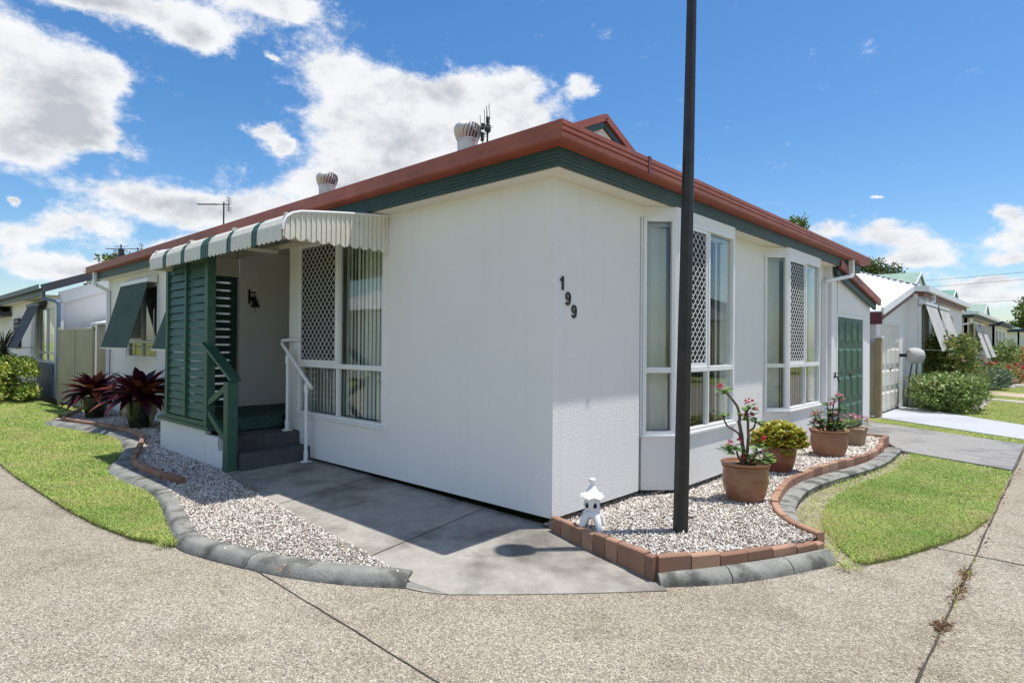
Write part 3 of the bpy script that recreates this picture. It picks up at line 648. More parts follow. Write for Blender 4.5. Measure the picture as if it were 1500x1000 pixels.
grass([lawnStrip, lawn2, lawn3, lawn4], 12000, 0.05, 0.006, 'lawn grass along the driveways of the houses further down the street', 5.5)

P = scatter(soilR, 2600); grass(None, 0, 0.045, 0.005, 'sparse grass blades in the bare strip between the right kerb and the lawn', 5.2, P=P)
def along(pts, n, sd): 
    i = RNG.integers(0, len(pts)-1, n); a = np.array([(p.x,p.y) for p in pts]); return a[i]+RNG.normal(0, sd, (n,2))
P = np.concatenate([along(kl[int(len(kl)*0.62):int(len(kl)*0.80)], 90, 0.012)+np.array([0.0,-0.012]), np.array([-1.97,-2.25])+RNG.normal(0,0.04,(160,2)), np.array([2.62,1.2])+RNG.normal(0,(0.015,0.5),(45,2)), np.array([1.98,0.86])+RNG.normal(0,0.05,(120,2))])
grass(None, 0, 0.05, 0.004, 'little weeds growing along the foot of the kerbs and in the road joint', 5.2, P=P, name='weeds')
c_ = np.concatenate([np.array([-3.25,-1.15])+RNG.normal(0,(0.28,0.07),(70,2)), np.array([-2.75,-1.65])+RNG.normal(0,0.10,(45,2)), np.array([-2.45,-1.85])+RNG.normal(0,0.07,(30,2)), np.array([-4.2,-1.4])+RNG.normal(0,0.2,(30,2)), np.array([0.8,1.2])+RNG.normal(0,0.4,(20,2)), np.array([-0.7,-1.98])+RNG.normal(0,0.05,(12,2))])
cz = np.where(c_[:,0] > 0, 0.085, 0.02); tag(leaves('leaf_litter', np.stack([c_[:,0],c_[:,1],cz],1), 0.028, 'debris', asp=0.45, up=0.0), 'dry orange leaf scraps scattered on the gravel beds', 'leaf litter', kind='stuff')
# ------------------------------------------------------------------ building helpers
def wall_holes(mb, O, U, a0, a1, z0, z1, holes, th, topf=None):
    """wall panel in plane through O along U (unit, horizontal), thickness th inwards to the left of U; holes=(a0,a1,z0,z1)"""
    U = Vector(U); Nn = Vector((-U.y, U.x, 0)); O = Vector(O)
    xs = sorted(set([a0,a1]+[h[0] for h in holes]+[h[1] for h in holes])); zs = sorted(set([z0,z1]+[h[2] for h in holes]+[h[3] for h in holes]))
    def P(a, z, d): return O+U*a+Vector((0,0,z))+Nn*d
    for i in range(len(xs)-1):
        for j in range(len(zs)-1):
            xa, xb, za, zb = xs[i], xs[i+1], zs[j], zs[j+1]; cx, cz = (xa+xb)/2, (za+zb)/2
            if any(h[0] < cx < h[1] and h[2] < cz < h[3] for h in holes): continue
            mb.add([P(xa,za,0),P(xb,za,0),P(xb,zb,0),P(xa,zb,0)], [(0,1,2,3)])
            mb.add([P(xa,za,th),P(xb,za,th),P(xb,zb,th),P(xa,zb,th)], [(3,2,1,0)])
    for (xa,xb,za,zb) in list(holes):
        mb.add([P(xa,za,0),P(xb,za,0),P(xb,zb,0),P(xa,zb,0),P(xa,za,th),P(xb,za,th),P(xb,zb,th),P(xa,zb,th)], [(0,4,5,1),(1,5,6,2),(2,6,7,3),(3,7,4,0)])
    mb.add([P(a0,z0,0),P(a1,z0,0),P(a1,z1,0),P(a0,z1,0),P(a0,z0,th),P(a1,z0,th),P(a1,z1,th),P(a0,z1,th)], [(0,1,5,4),(1,2,6,5),(2,3,7,6),(3,0,4,7)])
def frame(O, U):
    """local matrix: x along U, y outwards (right of U), z up"""
    U = Vector(U).normalized(); n = Vector((U.y, -U.x, 0))
    return Matrix(((U.x,n.x,0,O[0]),(U.y,n.y,0,O[1]),(0,0,1,O[2]),(0,0,0,1)))
def mesh_panel(mb, x0, x1, z0, z1, y, cw=0.095, ch=0.098, t=0.0085):
    n = int(round((x1-x0)/(cw/2))); cw = (x1-x0)/n*2
    for i in range(n):
        xc = x0+(i+0.5)*cw/2; sg = 1 if i%2 else -1; amp = cw/4
        zz = z0; pts = []
        k = 0
        while zz < z1:
            ph = (0,ch*0.14,ch*0.5,ch*0.64); sgn = (1,1,-1,-1)
            for a,b in zip(ph,sgn):
                if z0+k*ch+a <= z1: pts.append((xc+sg*b*(amp-t*0.25), z0+k*ch+a))
            k += 1; zz = z0+k*ch
        vs = []; fs = []
        for (px,pz) in pts: vs += [(px-t/2,y,pz),(px+t/2,y,pz),(px+t/2,y-0.004,pz),(px-t/2,y-0.004,pz)]
        for q in range(len(pts)-1):
            for e in range(4): e2 = (e+1)%4; fs.append((q*4+e,q*4+e2,(q+1)*4+e2,(q+1)*4+e))
        mb.add(vs, fs)
def blinds(mb, x0, x1, z0, z1, y, ang=0.35, gap=None, pitch=0.078, w=0.089):
    x = x0+0.04
    while x < x1-0.02:
        a = ang+random.uniform(-0.16,0.16)
        if gap and random.random() < gap: a = ang+random.uniform(0.5,0.9)
        c, s = math.cos(a)*w/2, math.sin(a)*w/2
        mb.add([(x-c,y-s,z0),(x+c,y+s,z0),(x+c,y+s,z1),(x-c,y-s,z1),(x,y-0.006,z0),(x,y-0.006,z1)], [(0,4,5,3),(4,1,2,5)]); x += pitch
def window(house, O, U, w, z0, z1, mid, cols, screen=None, name='window', fr=0.036, blind=0.35, gap=0.06, dep=0.06, label=None, sashcol='white', pane_rows=True, mesh_cw=0.095):
    """cols: x positions of mullions between 0 and w. screen: index of the upper light with a diamond screen"""
    T = frame(O, U); g = MB(); g.T = T
    g.box(0,fr,-dep,0.006,z0,z1); g.box(w-fr,w,-dep,0.006,z0,z1)
    g.box(fr,w-fr,-dep,0.006,z1-fr,z1); g.box(fr,w-fr,-dep,0.012,z0,z0+fr)
    g.box(-0.01,w+0.01,-0.002,0.028,z0-0.028,z0-0.001)
    if mid: g.box(fr,w-fr,-dep+0.004,0.002,mid-0.028,mid+0.028)
    xs = [fr]+list(cols)+[w-fr]
    for x in cols:
        if mid: g.box(x-0.014,x+0.014,-dep+0.002,0.0,z0+fr,mid-0.028); g.box(x-0.018,x+0.018,-dep+0.002,0.008,mid+0.028,z1-fr)
        else: g.box(x-0.02,x+0.02,-dep+0.002,0.0,z0+fr,z1-fr)
    win = g.build(name, sashcol, house, bevel=0.003)
    if label: win['label'] = label
    rows = [(z0+fr,mid-0.028),(mid+0.028,z1-fr)] if mid else [(z0+fr,z1-fr)]
    for ri,(a,b) in enumerate(rows):
        for i in range(len(xs)-1):
            xa, xb = xs[i]+(0.02 if i else 0), xs[i+1]-(0.02 if i < len(xs)-2 else 0)
            p = MB(); p.T = T; p.box(xa-0.004,xb+0.004,-0.036,-0.031,a-0.004,b+0.004); p.build('pane', 'glass', win)
            if screen == i and (ri == len(rows)-1):
                s = MB(); s.T = T; f2 = 0.038; y0, y1 = -0.024, -0.004
                s.box(xa,xa+f2,y0,y1,a,b); s.box(xb-f2,xb,y0,y1,a,b); s.box(xa+f2,xb-f2,y0,y1,a,a+f2); s.box(xa+f2,xb-f2,y0,y1,b-f2,b)
                mesh_panel(s, xa+f2, xb-f2, a+f2-0.002, b-f2+0.002, -0.010, mesh_cw)
                s.build('security_screen', 'white', win)
                s = MB(); s.T = T; s.box(xa+f2,xb-f2,-0.0185,-0.018,a+f2,b-f2); s.build('dark_backing', 'screen_dark', win)  # added dark sheet stands for the dark room behind the diamond screen
    if blind is not None:
        bl = MB(); bl.T = T; blinds(bl, fr, w-fr, z0+0.03, z1-0.07, -0.16, blind, gap)
        bl.box(0,w,-0.20,-0.12,z1-0.07,z1-0.03); bl.build('vertical_blind', 'blind', win)
    return win
def roof_plane(mb, pts, th=0.03, ribdir=None, pitch=0.2, rib=(0.03,0.03)):
    mb.slab(pts, th)
    if ribdir is None: return
    q = [Vector(p) for p in pts]; nr = (q[1]-q[0]).cross(q[2]-q[0]).normalized()
    if nr.z < 0: nr = -nr
    d = Vector(ribdir); d = (d-nr*d.dot(nr)).normalized(); s = nr.cross(d).normalized()
    c = q[0]; ps = [((p-c).dot(s),(p-c).dot(d)) for p in q]
    lo, hi = min(p[0] for p in ps), max(p[0] for p in ps); x = lo+pitch/2
    while x < hi:
        ts = []
        for i in range(len(ps)):
            (xa,ya),(xb,yb) = ps[i],ps[(i+1)%len(ps)]
            if (xa > x) != (xb > x): ts.append(ya+(yb-ya)*(x-xa)/(xb-xa))
        if len(ts) >= 2:
            a, b = min(ts), max(ts)
            if b-a > 0.05: mb.bar(c+s*x+d*(a+0.01)+nr*0.008, c+s*x+d*(b-0.01)+nr*0.008, rib[0], rib[1], up=tuple(nr))
        x += pitch
def sprof(mb, path, prof, segs=None):
    """profile of (outward, z) swept along a horizontal mitred path of (x,y); outward is right of travel"""
    P_ = [Vector(p) for p in path]; n = len(P_); vs = []; m = len(prof)
    for i, p in enumerate(P_):
        d1 = (P_[i]-P_[i-1]).normalized() if i else (P_[1]-P_[0]).normalized(); d2 = (P_[i+1]-P_[i]).normalized() if i < n-1 else d1
        n1 = Vector((d1.y,-d1.x)); n2 = Vector((d2.y,-d2.x)); b = (n1+n2); b = b/(b.length_squared/2)
        for o, z in prof: q = p+b*o; vs.append((q.x,q.y,z))
    fs = []
    for i in (segs or range(n-1)):
        for k in range(m): k2 = (k+1)%m; fs.append((i*m+k,i*m+k2,(i+1)*m+k2,(i+1)*m+k))
    if not segs: fs += [tuple(reversed(range(m))), tuple((n-1)*m+k for k in range(m))]
    mb.add(vs, fs)

# ------------------------------------------------------------------ MAIN HOUSE
H = thing('house', 'white rendered corner house with red gutter and number 199 beside its sharp front corner', 'house')
ZS = 2.90; ZB = 0.08
g = MB()
WL = (-4.25,-2.35)                                  # front window span on the left wall
# left wall: right part (x -4.47..0), left part (-12.9..-6.0)
wall_holes(g, (-4.47,0,0), (1,0,0), 0, 4.47-0.0, ZB, ZS, [(0.22,2.12,0.61,2.80)], 0.12)
wall_holes(g, (-12.9,0,0), (1,0,0), 0, 6.9, ZB-0.06, ZS, [(1.50,3.30,1.20,2.62)], 0.12)
g.box(-12.898,-12.80,0.12,9.2,ZB,ZS)
# porch recess
g.box(-6.12,-6.0,0.12,1.6,0.45,ZS); g.box(-6.0,-4.47,1.6,1.7,0.45,ZS); g.box(-4.47,-4.35,0.12,1.6,0.45,ZS)
g.build('wall', 'stucco', H)
g = MB()   # right wall with two bays
g.box(-0.12,0,0.121,1.36,ZB,ZS-0.001)
g.box(-0.12,0,3.32,4.66,ZB,ZS-0.001)
g.box(-0.12,0,6.62,7.46,ZB,ZS-0.001)
g.box(-0.12,0,1.36,3.32,2.7905,ZS-0.002); g.box(-0.12,0,4.66,6.62,2.7905,ZS-0.002)
wall = g.build('wall', 'stucco', H)
def bay(y0, y1, k, label):
    gb1, gb2 = MB(), MB(); ya, yb = y0+k, y1-k; tz0, tz1 = 0.60, 2.79
    pts = [(0,y0),(k,ya),(k,yb),(0,y1)]
    for a, b in ((0,1),(1,2),(2,3)):
        p, q = Vector(pts[a]), Vector(pts[b]); d = (q-p).normalized(); nn = Vector((d.y,-d.x))
        for gb,(za,zb) in ((gb1,(ZB,tz0)),(gb2,(tz1,ZS-0.003))):
            i = 0.05
            gb.add([(p.x,p.y,za),(q.x,q.y,za),(q.x-i,q.y,za) if b in (1,2) else (q.x-i,q.y,za),(p.x-i,p.y,za),(p.x,p.y,zb),(q.x,q.y,zb),(q.x-i,q.y,zb),(p.x-i,p.y,zb)], [(0,1,5,4),(2,3,7,6),(4,5,6,7),(0,3,2,1)])
    o = gb1.build('bay_wall', 'stucco', H); gb2.build('bay_head', 'stucco_smooth', H)
    for (x,y) in ((k,ya),(k,yb)):
        t = MB(); t.tube([(x-0.03,y+(0.012 if y==ya else -0.012),tz0+0.001),(x-0.03,y+(0.012 if y==ya else -0.012),tz1-0.001)], 0.032, 8); t.build('corner_post', 'white', o)
    for yy_ in (y0,y1): t = MB(); t.box(-0.06,0.004,yy_-0.02,yy_+0.02,tz0,tz1); t.build('corner_post', 'white', o)
    sl = math.hypot(k,k)
    window(H, (0.01,y0+0.01,0), (k,k,0), sl-0.03, tz0+0.028, tz1-0.001, 1.27 if y0 < 3 else 1.25, [], None, blind=0.12, gap=0, label='narrow side light '+label)
    window(H, (k,ya+0.02,0), (0,1,0), yb-ya-0.04, tz0+0.028, tz1-0.001, 1.27 if y0 < 3 else 1.25, [(yb-ya)*0.5], 0, blind=-0.36, gap=0.0, label='front light with diamond screen '+label)
    window(H, (k-0.01,yb+0.01,0), (-k,k,0), sl-0.03, tz0+0.028, tz1-0.001, 1.27, [], None, blind=0.12, gap=0)
bay(1.40,3.40-0.08,0.25,'of the nearer bay'); bay(4.66,6.62,0.25,'of the farther bay')
# interior: floor, back walls, ceiling so rooms read dark behind the blinds
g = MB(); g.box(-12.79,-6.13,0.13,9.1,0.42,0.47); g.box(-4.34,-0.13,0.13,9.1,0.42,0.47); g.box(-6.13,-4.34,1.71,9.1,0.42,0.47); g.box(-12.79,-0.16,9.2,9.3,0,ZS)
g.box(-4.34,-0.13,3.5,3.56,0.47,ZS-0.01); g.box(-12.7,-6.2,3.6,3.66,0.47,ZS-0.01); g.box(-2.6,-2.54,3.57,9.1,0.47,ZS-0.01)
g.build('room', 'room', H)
# front window, left wall
window(H, (-4.25,0,0), (1,0,0), 1.90, 0.61, 2.80, 1.24, [0.95], 0, blind=0.30, gap=0.0, label='wide front window with a diamond screen over its upper left light')
# soffit
g = MB(); g.prism([(-12.95,-0.235),(0.235,-0.235),(0.235,8.85),(-12.95,8.85)], ZS, ZS+0.02); g.build('soffit', 'soffit', H)
# green fascia with ribs, and red gutter, both mitred round the corner
path = [(-13.2,-0.24),(0.24,-0.24),(0.24,8.86)]
path = [(x,y) for x,y in path]
g = MB(); fp = [(0.0,2.895)]
for i in range(5): z = 2.905+i*0.029; fp += [(0.006,z),(0.006,z+0.018),(0.0,z+0.022)]
fp += [(0.0,3.07),(-0.03,3.07),(-0.03,2.895)]
sprof(g, [(-12.95,8.8),(-12.95,-0.24),(0.24,-0.24),(0.24,8.86),(-2,8.86)], fp); g.build('fascia', 'green', H)
g = MB(); gp = [(0.008,3.045),(0.012,3.035),(0.10,3.05),(0.125,3.06),(0.128,3.095),(0.116,3.10),(0.116,3.108),(0.128,3.113),(0.128,3.138),(0.118,3.142),(0.118,3.150),(0.128,3.155),(0.128,3.19),(0.11,3.19),(0.11,3.07),(0.02,3.06)]
gpl = [(0.008,3.045),(0.012,3.035),(0.10,3.05),(0.125,3.06),(0.128,3.095),(0.124,3.12),(0.128,3.15),(0.128,3.19),(0.11,3.19),(0.11,3.07),(0.02,3.06)]
pg = [(-13.1,8.8),(-13.1,-0.24),(0.24,-0.24),(0.24,8.90),(-2,8.90)]; sprof(g, pg, gp, (2,3)); sprof(g, pg, gpl, (0,1)); g.build('gutter', 'red', H)
g = MB(); g.box(0.362,0.3725,0.88,0.925,3.05,3.195); g.box(0.25,0.3725,0.88,0.925,3.191,3.2); g.build('gutter_joint', 'maroon', H)
# roof planes (Dutch gable end facing the side street)
E0 = -0.30; zr = 3.10; RY = 4.3; RZ = 5.12; xs_ = 0.31
sl_ = (RZ-zr)/(RY-E0); gx0 = -2.55
def ry(x, side): return 0
g = MB()
zg = zr+sl_*(xs_-gx0)*0.62                                 # height of the gablet sill
yy = E0+(zg-zr)/sl_
N_ = 8.9
roof_plane(g, [(-13.05,E0,zr),(xs_,E0,zr),(gx0,yy,zg),(gx0,RY,RZ),(-10.2,RY,RZ)], 0.03, (0,1,0), 0.19)
roof_plane(g, [(xs_,N_,zr),(-13.05,N_,zr),(-10.2,RY,RZ),(gx0,RY,RZ),(gx0,N_-(yy-E0),zg)], 0.03, (0,-1,0), 0.19)
roof_plane(g, [(xs_,E0,zr),(xs_,N_,zr),(gx0,N_-(yy-E0),zg),(gx0,yy,zg)], 0.03, (-1,0,0), 0.19)
roof_plane(g, [(-13.05,N_,zr),(-13.05,E0,zr),(-10.2,RY,RZ)], 0.03, (1,0,0), 0.19)
roof = g.build('roof', 'roof_red', H)
def gablet(parent, x, y0, zb, yc, zt, hw, m_barge, m_fascia, m_face, m_top='roof_red'):
    """triangular gable face at x with overhanging barge boards"""
    g = MB(); g.add([(x+0.03,yc-hw,zb),(x+0.03,yc+hw,zb),(x+0.03,yc,zt-0.02),(x-0.06,yc-hw,zb),(x-0.06,yc+hw,zb),(x-0.06,yc,zt-0.02)], [(0,1,2),(5,4,3),(0,3,4,1),(1,4,5,2),(2,5,3,0)])
    o = g.build('gable', m_face, parent)
    b = MB(); f = MB(); tp_ = MB()
    for s in (-1,1):
        e = Vector((x,yc+s*(hw+0.12),zb-0.05)); a = Vector((x,yc,zt)); 
        b.bar(e+Vector((0.10,0,0.06)), a+Vector((0.10,0,0.06)), 0.05, 0.11, up=(0,s*0.4,1)); f.bar(e+Vector((0.07,0,-0.06)), a+Vector((0.07,0,-0.06)), 0.04, 0.10, up=(0,s*0.4,1))
        tp_.bar(e+Vector((-0.93,0,0.10)), a+Vector((-0.93,0,0.10)), 1.98, 0.03, up=(0,s*0.4,1))
    b.build('barge_board', m_barge, o); f.build('barge_trim', m_fascia, o); tp_.build('gable_roof', m_top, o)
gablet(H, gx0+0.05, E0, zg-0.02, RY, RZ+0.02, RY-yy, 'red', 'green', 'stucco_smooth')
# roof turbines
def turbine(x, y):
    z = zr+sl_*(y-E0); g = MB()
    g.lathe([(0.205,-0.12),(0.16,0.20),(0.165,0.22),(0.165,0.31),(0.15,0.32)], (x,y,z+0.02), 28)
    v = g.build('roof_vent', 'alu', H, smooth=True)
    h = MB(); cz = z+0.36; n = 22
    h.lathe([(0.17,0),(0.175,0.015),(0.17,0.03)], (x,y,cz-0.03), 28)
    h.lathe([(0.055,0.268),(0.03,0.275),(0.001,0.278)], (x,y,cz), 20)
    for k in range(n):                                     # curved vanes of the bulb
        t0 = 2*PI*k/n; vs = []; m = 8
        for i in range(m+1):
            u = i/m; zz = 0.27*math.sin(u*PI/2); r = 0.175+0.05*math.sin(PI*u)-0.135*u**3
            for dt, dr in ((0,0.010),(0.20,-0.012)):
                t = t0+dt+u*0.5; vs.append((x+(r+dr)*math.cos(t), y+(r+dr)*math.sin(t), cz+zz))
        h.add(vs, [(2*i,2*i+1,2*i+3,2*i+2) for i in range(m)])
    h.build('turbine_head', 'alu', v, smooth=True)
    c = MB(); c.lathe([(0.14,0),(0.165,0.1),(0.06,0.24)], (x,y,cz), 16); c.build('turbine_dark_fill', 'dark', v)  # dark cone stands for the shade seen between the vanes
turbine(-4.05,2.8); turbine(-8.35,2.8)
# tv aerial by the near vent
def antenna_yagi(parent, base, h, ln, dirx, name='aerial', n=9, mat='alu'):
    g = MB(); x, y, z = base; g.tube([(x,y,z),(x,y,z+h)], 0.018, 8)
    d = Vector(dirx).normalized(); s = Vector((0,0,1)).cross(d).normalized(); a = Vector((x,y,z+h-0.05))
    g.tube([a-d*0.15, a+d*ln], 0.012, 6)
    for i in range(n):
        p = a+d*(ln*(0.25+0.75*i/(n-1))); g.tube([p-s*0.085,p+s*0.085], 0.005, 5)
    for sg in (-1,1):
        g.tube([a-d*0.12+Vector((0,0,0)), a-d*0.12+Vector((0,0,sg*0.16))], 0.009, 5)
        for q in (0.06,0.11,0.16): g.tube([a-d*0.12+Vector((0,0,sg*q))-s*0.14, a-d*0.12+Vector((0,0,sg*q))+s*0.14], 0.006, 5)
    return g.build(name, mat, parent)
antenna_yagi(H, (-11.6,2.0,4.05), 0.78, 0.62, (-0.74,-0.67,0.0), n=11, mat='black')
g = MB(); bx, by, bz = -3.66, 2.85, 4.45
g.tube([(bx,by,bz),(bx+0.02,by,bz+0.42),(bx+0.03,by,bz+0.62)], 0.014, 8)
g.tube([(bx-0.01,by,bz+0.02),(bx-0.06,by,bz+0.14),(bx-0.10,by,bz+0.30)], 0.008, 6)
g.tube([(bx-0.03,by,bz+0.05),(bx-0.12,by,bz+0.02),(bx-0.18,by,bz+0.10),(bx-0.13,by,bz+0.17),(bx-0.06,by,bz+0.13)], 0.006, 6)
for dx, z0_, z1_ in ((-0.12,0.30,0.72),(-0.04,0.34,0.80),(0.0,0.34,0.84),(0.06,0.40,0.74)): g.tube([(bx+dx,by,bz+z0_),(bx+dx*1.2-0.01,by,bz+z1_)], 0.005, 5)
g.tube([(bx-0.12,by,bz+0.55),(bx+0.06,by,bz+0.55)], 0.006, 5); g.tube([(bx-0.12,by,bz+0.40),(bx+0.06,by,bz+0.40)], 0.006, 5)
g.box(bx-0.12,bx-0.08,by-0.02,by+0.02,bz+0.30,bz+0.44); g.box(bx-0.11,bx-0.075,by-0.02,by+0.02,bz+0.48,bz+0.58); g.box(bx-0.01,bx+0.06,by-0.03,by+0.03,bz+0.42,bz+0.52); g.box(bx+0.0,bx+0.03,by-0.02,by+0.02,bz+0.56,bz+0.66)
g.tube([(bx+0.03,by-0.1,bz+0.47),(bx+0.13,by+0.02,bz+0.47)], 0.005, 5); g.tube([(bx-0.02,by+0.0,bz+0.6),(bx+0.05,by,bz+0.86),(bx+0.07,by,bz+0.6)], 0.004, 5)
g.build('aerial', 'post', H)
# downpipes
def dpipe(pts, w=0.07, parent=H, mat='white'):
    g = MB()
    for a, b in zip(pts, pts[1:]):
        g.bar(a, b, w, w*0.75, up=(0,1,0) if abs(a[2]-b[2]) > abs(a[0]-b[0])+abs(a[1]-b[1]) else (0,0,1))
    return g.build('downpipe', mat, parent, bevel=0.008)
dpipe([(0.30,7.98,3.05),(0.30,7.98,2.78),(0.30,7.93,2.76),(0.045,7.37,2.64),(0.045,7.32,2.60),(0.045,7.32,0.05)], 0.085)
dpipe([(-12.75,-0.30,3.05),(-12.75,-0.30,2.78),(-12.72,-0.26,2.76),(-12.72,-0.05,2.66),(-12.72,-0.05,0.02)], 0.085)
# house numbers
def digit(ch, y, z, size=0.115):
    """flat bold numeral standing 8 mm off the wall, drawn as strokes"""
    def P(u, v): return (0.004, y+u*size, z+(v-0.5)*size)
    def stroke(pts, w):
        pts = [Vector(p) for p in pts]; n = len(pts); vs = []
        for i, p in enumerate(pts):
            d = (pts[min(i+1,n-1)]-pts[max(i-1,0)]).normalized(); q = Vector((-d.y,d.x))*w/2
            for sgn in (1,-1):
                for x in (0.002,0.012): c = P(*(p+q*sgn)); vs.append((x,c[1],c[2]))
        fs = []
        for i in range(n-1):
            a, b = i*4, i*4+4; fs += [(a+1,a+3,b+3,b+1),(a,b,b+2,a+2),(a,a+1,b+1,b),(a+2,b+2,b+3,a+3)]
        fs += [(0,2,3,1),(n*4-4,n*4-3,n*4-1,n*4-2)]
        g.add(vs, fs)
    g = MB()
    if ch == '1': stroke([(0.06,0.0),(0.06,1.0)], 0.20); stroke([(-0.22,0.70),(-0.08,0.76),(0.02,0.90)], 0.15)
    else:
        stroke([(0.21*math.sin(t),0.68+0.23*math.cos(t)) for t in [2*PI*k/20 for k in range(21)]], 0.17)
        stroke([(0.22,0.66),(0.215,0.40),(0.16,0.17),(0.03,0.075),(-0.12,0.10),(-0.20,0.24)], 0.17)
    o = g.build('house_number', 'black', H); o['label'] = 'black numeral '+ch; return o
digit('1',0.11,2.03); digit('9',0.19,1.905); digit('9',0.275,1.80)
# canvas window blinds on the left part
def canvas(parent, x0, x1, ytop, ztop, ybot, zbot, mat, label=None, hood='white', axis='y', arms=True):
    """axis y: wall faces -Y, x0..x1 along X. axis x: wall faces +X, x0..x1 along Y and ytop/ybot are X"""
    def Q(a, b, z): return (a, b, z) if axis == 'y' else (b, a, z)
    g = MB(); n = 10; vs = []
    for i in range(n+1):
        t = i/n; b = ytop+(ybot-ytop)*t; z = ztop+(zbot-ztop)*t-0.02*math.sin(PI*t)
        for a in (x0,(x0+x1)/2-0.004,(x0+x1)/2+0.004,x1): vs.append(Q(a,b,z))
    fs = []
    for i in range(n):
        for k in range(3): fs.append((i*4+k,i*4+k+1,i*4+k+5,i*4+k+4))
    g.add(vs, fs); o = g.build('window_awning', mat, parent)
    if label: o['label'] = label
    md = o.modifiers.new('thick','SOLIDIFY'); md.thickness = 0.004
    h = MB(); sg = -1 if axis == 'y' else 1; w0 = ytop-sg*0.14
    a0, a1 = x0-0.05, x1+0.05
    def hb(b0,b1,z0,z1): h.box(a0,a1,b0,b1,z0,z1) if axis == 'y' else h.box(b0,b1,a0,a1,z0,z1)
    h.add([Q(a0,w0,ztop-0.01),Q(a1,w0,ztop-0.01),Q(a1,ytop+sg*0.03,ztop-0.01),Q(a0,ytop+sg*0.03,ztop-0.01),Q(a0,w0,ztop+0.14),Q(a1,w0,ztop+0.14),Q(a1,ytop+sg*0.03,ztop+0.06),Q(a0,ytop+sg*0.03,ztop+0.06)], [(0,1,2,3),(4,5,6,7),(0,1,5,4),(1,2,6,5),(2,3,7,6),(3,0,4,7)])
    h.build('awning_hood', hood, o)
    r = MB(); r.bar(Q(x0-0.01,ybot,zbot-0.012), Q(x1+0.01,ybot,zbot-0.012), 0.03, 0.03)
    if arms:
        for a in (x0+0.03,x1-0.03): r.tube([Q(a,w0+sg*0.01,zbot+0.02),Q(a,ybot,zbot)], 0.008, 6); r.tube([Q(a,w0+sg*0.03,zbot-0.18),Q(a,w0+sg*0.03,zbot+0.75)], 0.008, 6)
    r.build('awning_frame', 'alu', o); return o
canvas(H, -11.35,-9.62,-0.16,2.66,-0.50,1.40,'canvas_green','dark green canvas blind over the left window')
window(H, (-11.40,0,0), (1,0,0), 1.80, 1.20, 2.62, 1.52, [0.88], 0, blind=None, sashcol='white')
canvas(H, -8.05,-6.75,-0.16,2.66,-0.56,1.40,'canvas_green','green canvas blind half hidden behind the slatted screen')
# ---- garage end of the house
g = MB(); GX = 0.12
wall_holes(g, (GX,7.462,0), (0,1,0), 0, 2.70, 0, 2.28, [(0.36,2.12,0,2.05)], 0.14)
g.add([(GX,7.462,2.28),(GX,10.162,2.28),(GX,10.162,2.44),(GX,7.462,2.95),(GX-0.14,7.462,2.28),(GX-0.14,10.162,2.28),(GX-0.14,10.162,2.44),(GX-0.14,7.462,2.95)], [(0,1,2,3),(7,6,5,4),(0,4,5,1),(1,5,6,2),(2,6,7,3),(3,7,4,0)])
g.box(-6,GX-0.141,10.05,10.16,0,2.43)
g.build('garage_wall', 'stucco_smooth', H)
g = MB(); g.add([(GX+0.006,7.80,2.12),(GX+0.006,9.72,2.12),(GX+0.006,9.80,2.28),(GX+0.006,7.80,2.70)], [(0,1,2,3)])
g.build('textured_panel', 'stucco', H)
def panel_door(parent, x, y0, y1, z0, z1, mat, cols=3, rows=5, face='+x', handle=True, name='garage_door'):
    g = MB(); g.box(x-0.03,x,y0,y1,z0,z1); cw = (y1-y0)/cols; ch = (z1-z0)/rows
    for i in range(cols):
        for j in range(rows):
            a, b, c, d = y0+i*cw+0.05, y0+(i+1)*cw-0.05, z0+j*ch+0.06, z0+(j+1)*ch-0.06
            g.add([(x+0.001,a,c),(x+0.001,b,c),(x+0.001,b,d),(x+0.001,a,d),(x+0.022,a+0.035,c+0.035),(x+0.022,b-0.035,c+0.035),(x+0.022,b-0.035,d-0.035),(x+0.022,a+0.035,d-0.035)], [(0,1,5,4),(1,2,6,5),(2,3,7,6),(3,0,4,7),(4,5,6,7)])
    for j in range(1,rows): g.box(x,x+0.004,y0,y1,z0+j*ch-0.006,z0+j*ch+0.006)
    o = g.build(name, mat, parent)
    if handle:
        h = MB(); h.bar((x+0.03,(y0+y1)/2-0.06,1.0),(x+0.03,(y0+y1)/2+0.06,1.0),0.02,0.02); h.bar((x,(y0+y1)/2,1.0),(x+0.035,(y0+y1)/2,1.0),0.02,0.02); h.box(x+0.001,x+0.012,(y0+y1)/2-0.02,(y0+y1)/2+0.02,0.92,1.0)
        h.build('handle', 'black', o)
    return o
panel_door(H, GX-0.008, 7.823, 9.581, 0.02, 2.049, 'green_door', 4, 4)
g = MB(); g.box(GX-0.001,GX+0.008,7.74,7.822,0.0,2.11); g.box(GX-0.001,GX+0.008,9.582,9.66,0.0,2.11); g.box(GX-0.001,GX+0.008,7.822,9.582,2.05,2.11); g.build('door_frame', 'white', H)
g = MB(); roof_plane(g, [(0.22,7.3,2.98),(0.22,10.40,2.46),(-6,10.40,2.46),(-6,7.3,2.98)], 0.03, (0,1,0), 0.19); g.build('garage_roof', 'roof_red', H)
g = MB(); g.bar((0.24,7.5,2.93),(0.24,10.44,2.44),0.05,0.13,up=(0,0.17,1)); g.build('garage_barge', 'red', H)
g = MB(); g.bar((0.18,7.5,2.82),(0.18,10.30,2.345),0.05,0.13,up=(0,0.17,1)); g.build('garage_fascia', 'green', H)
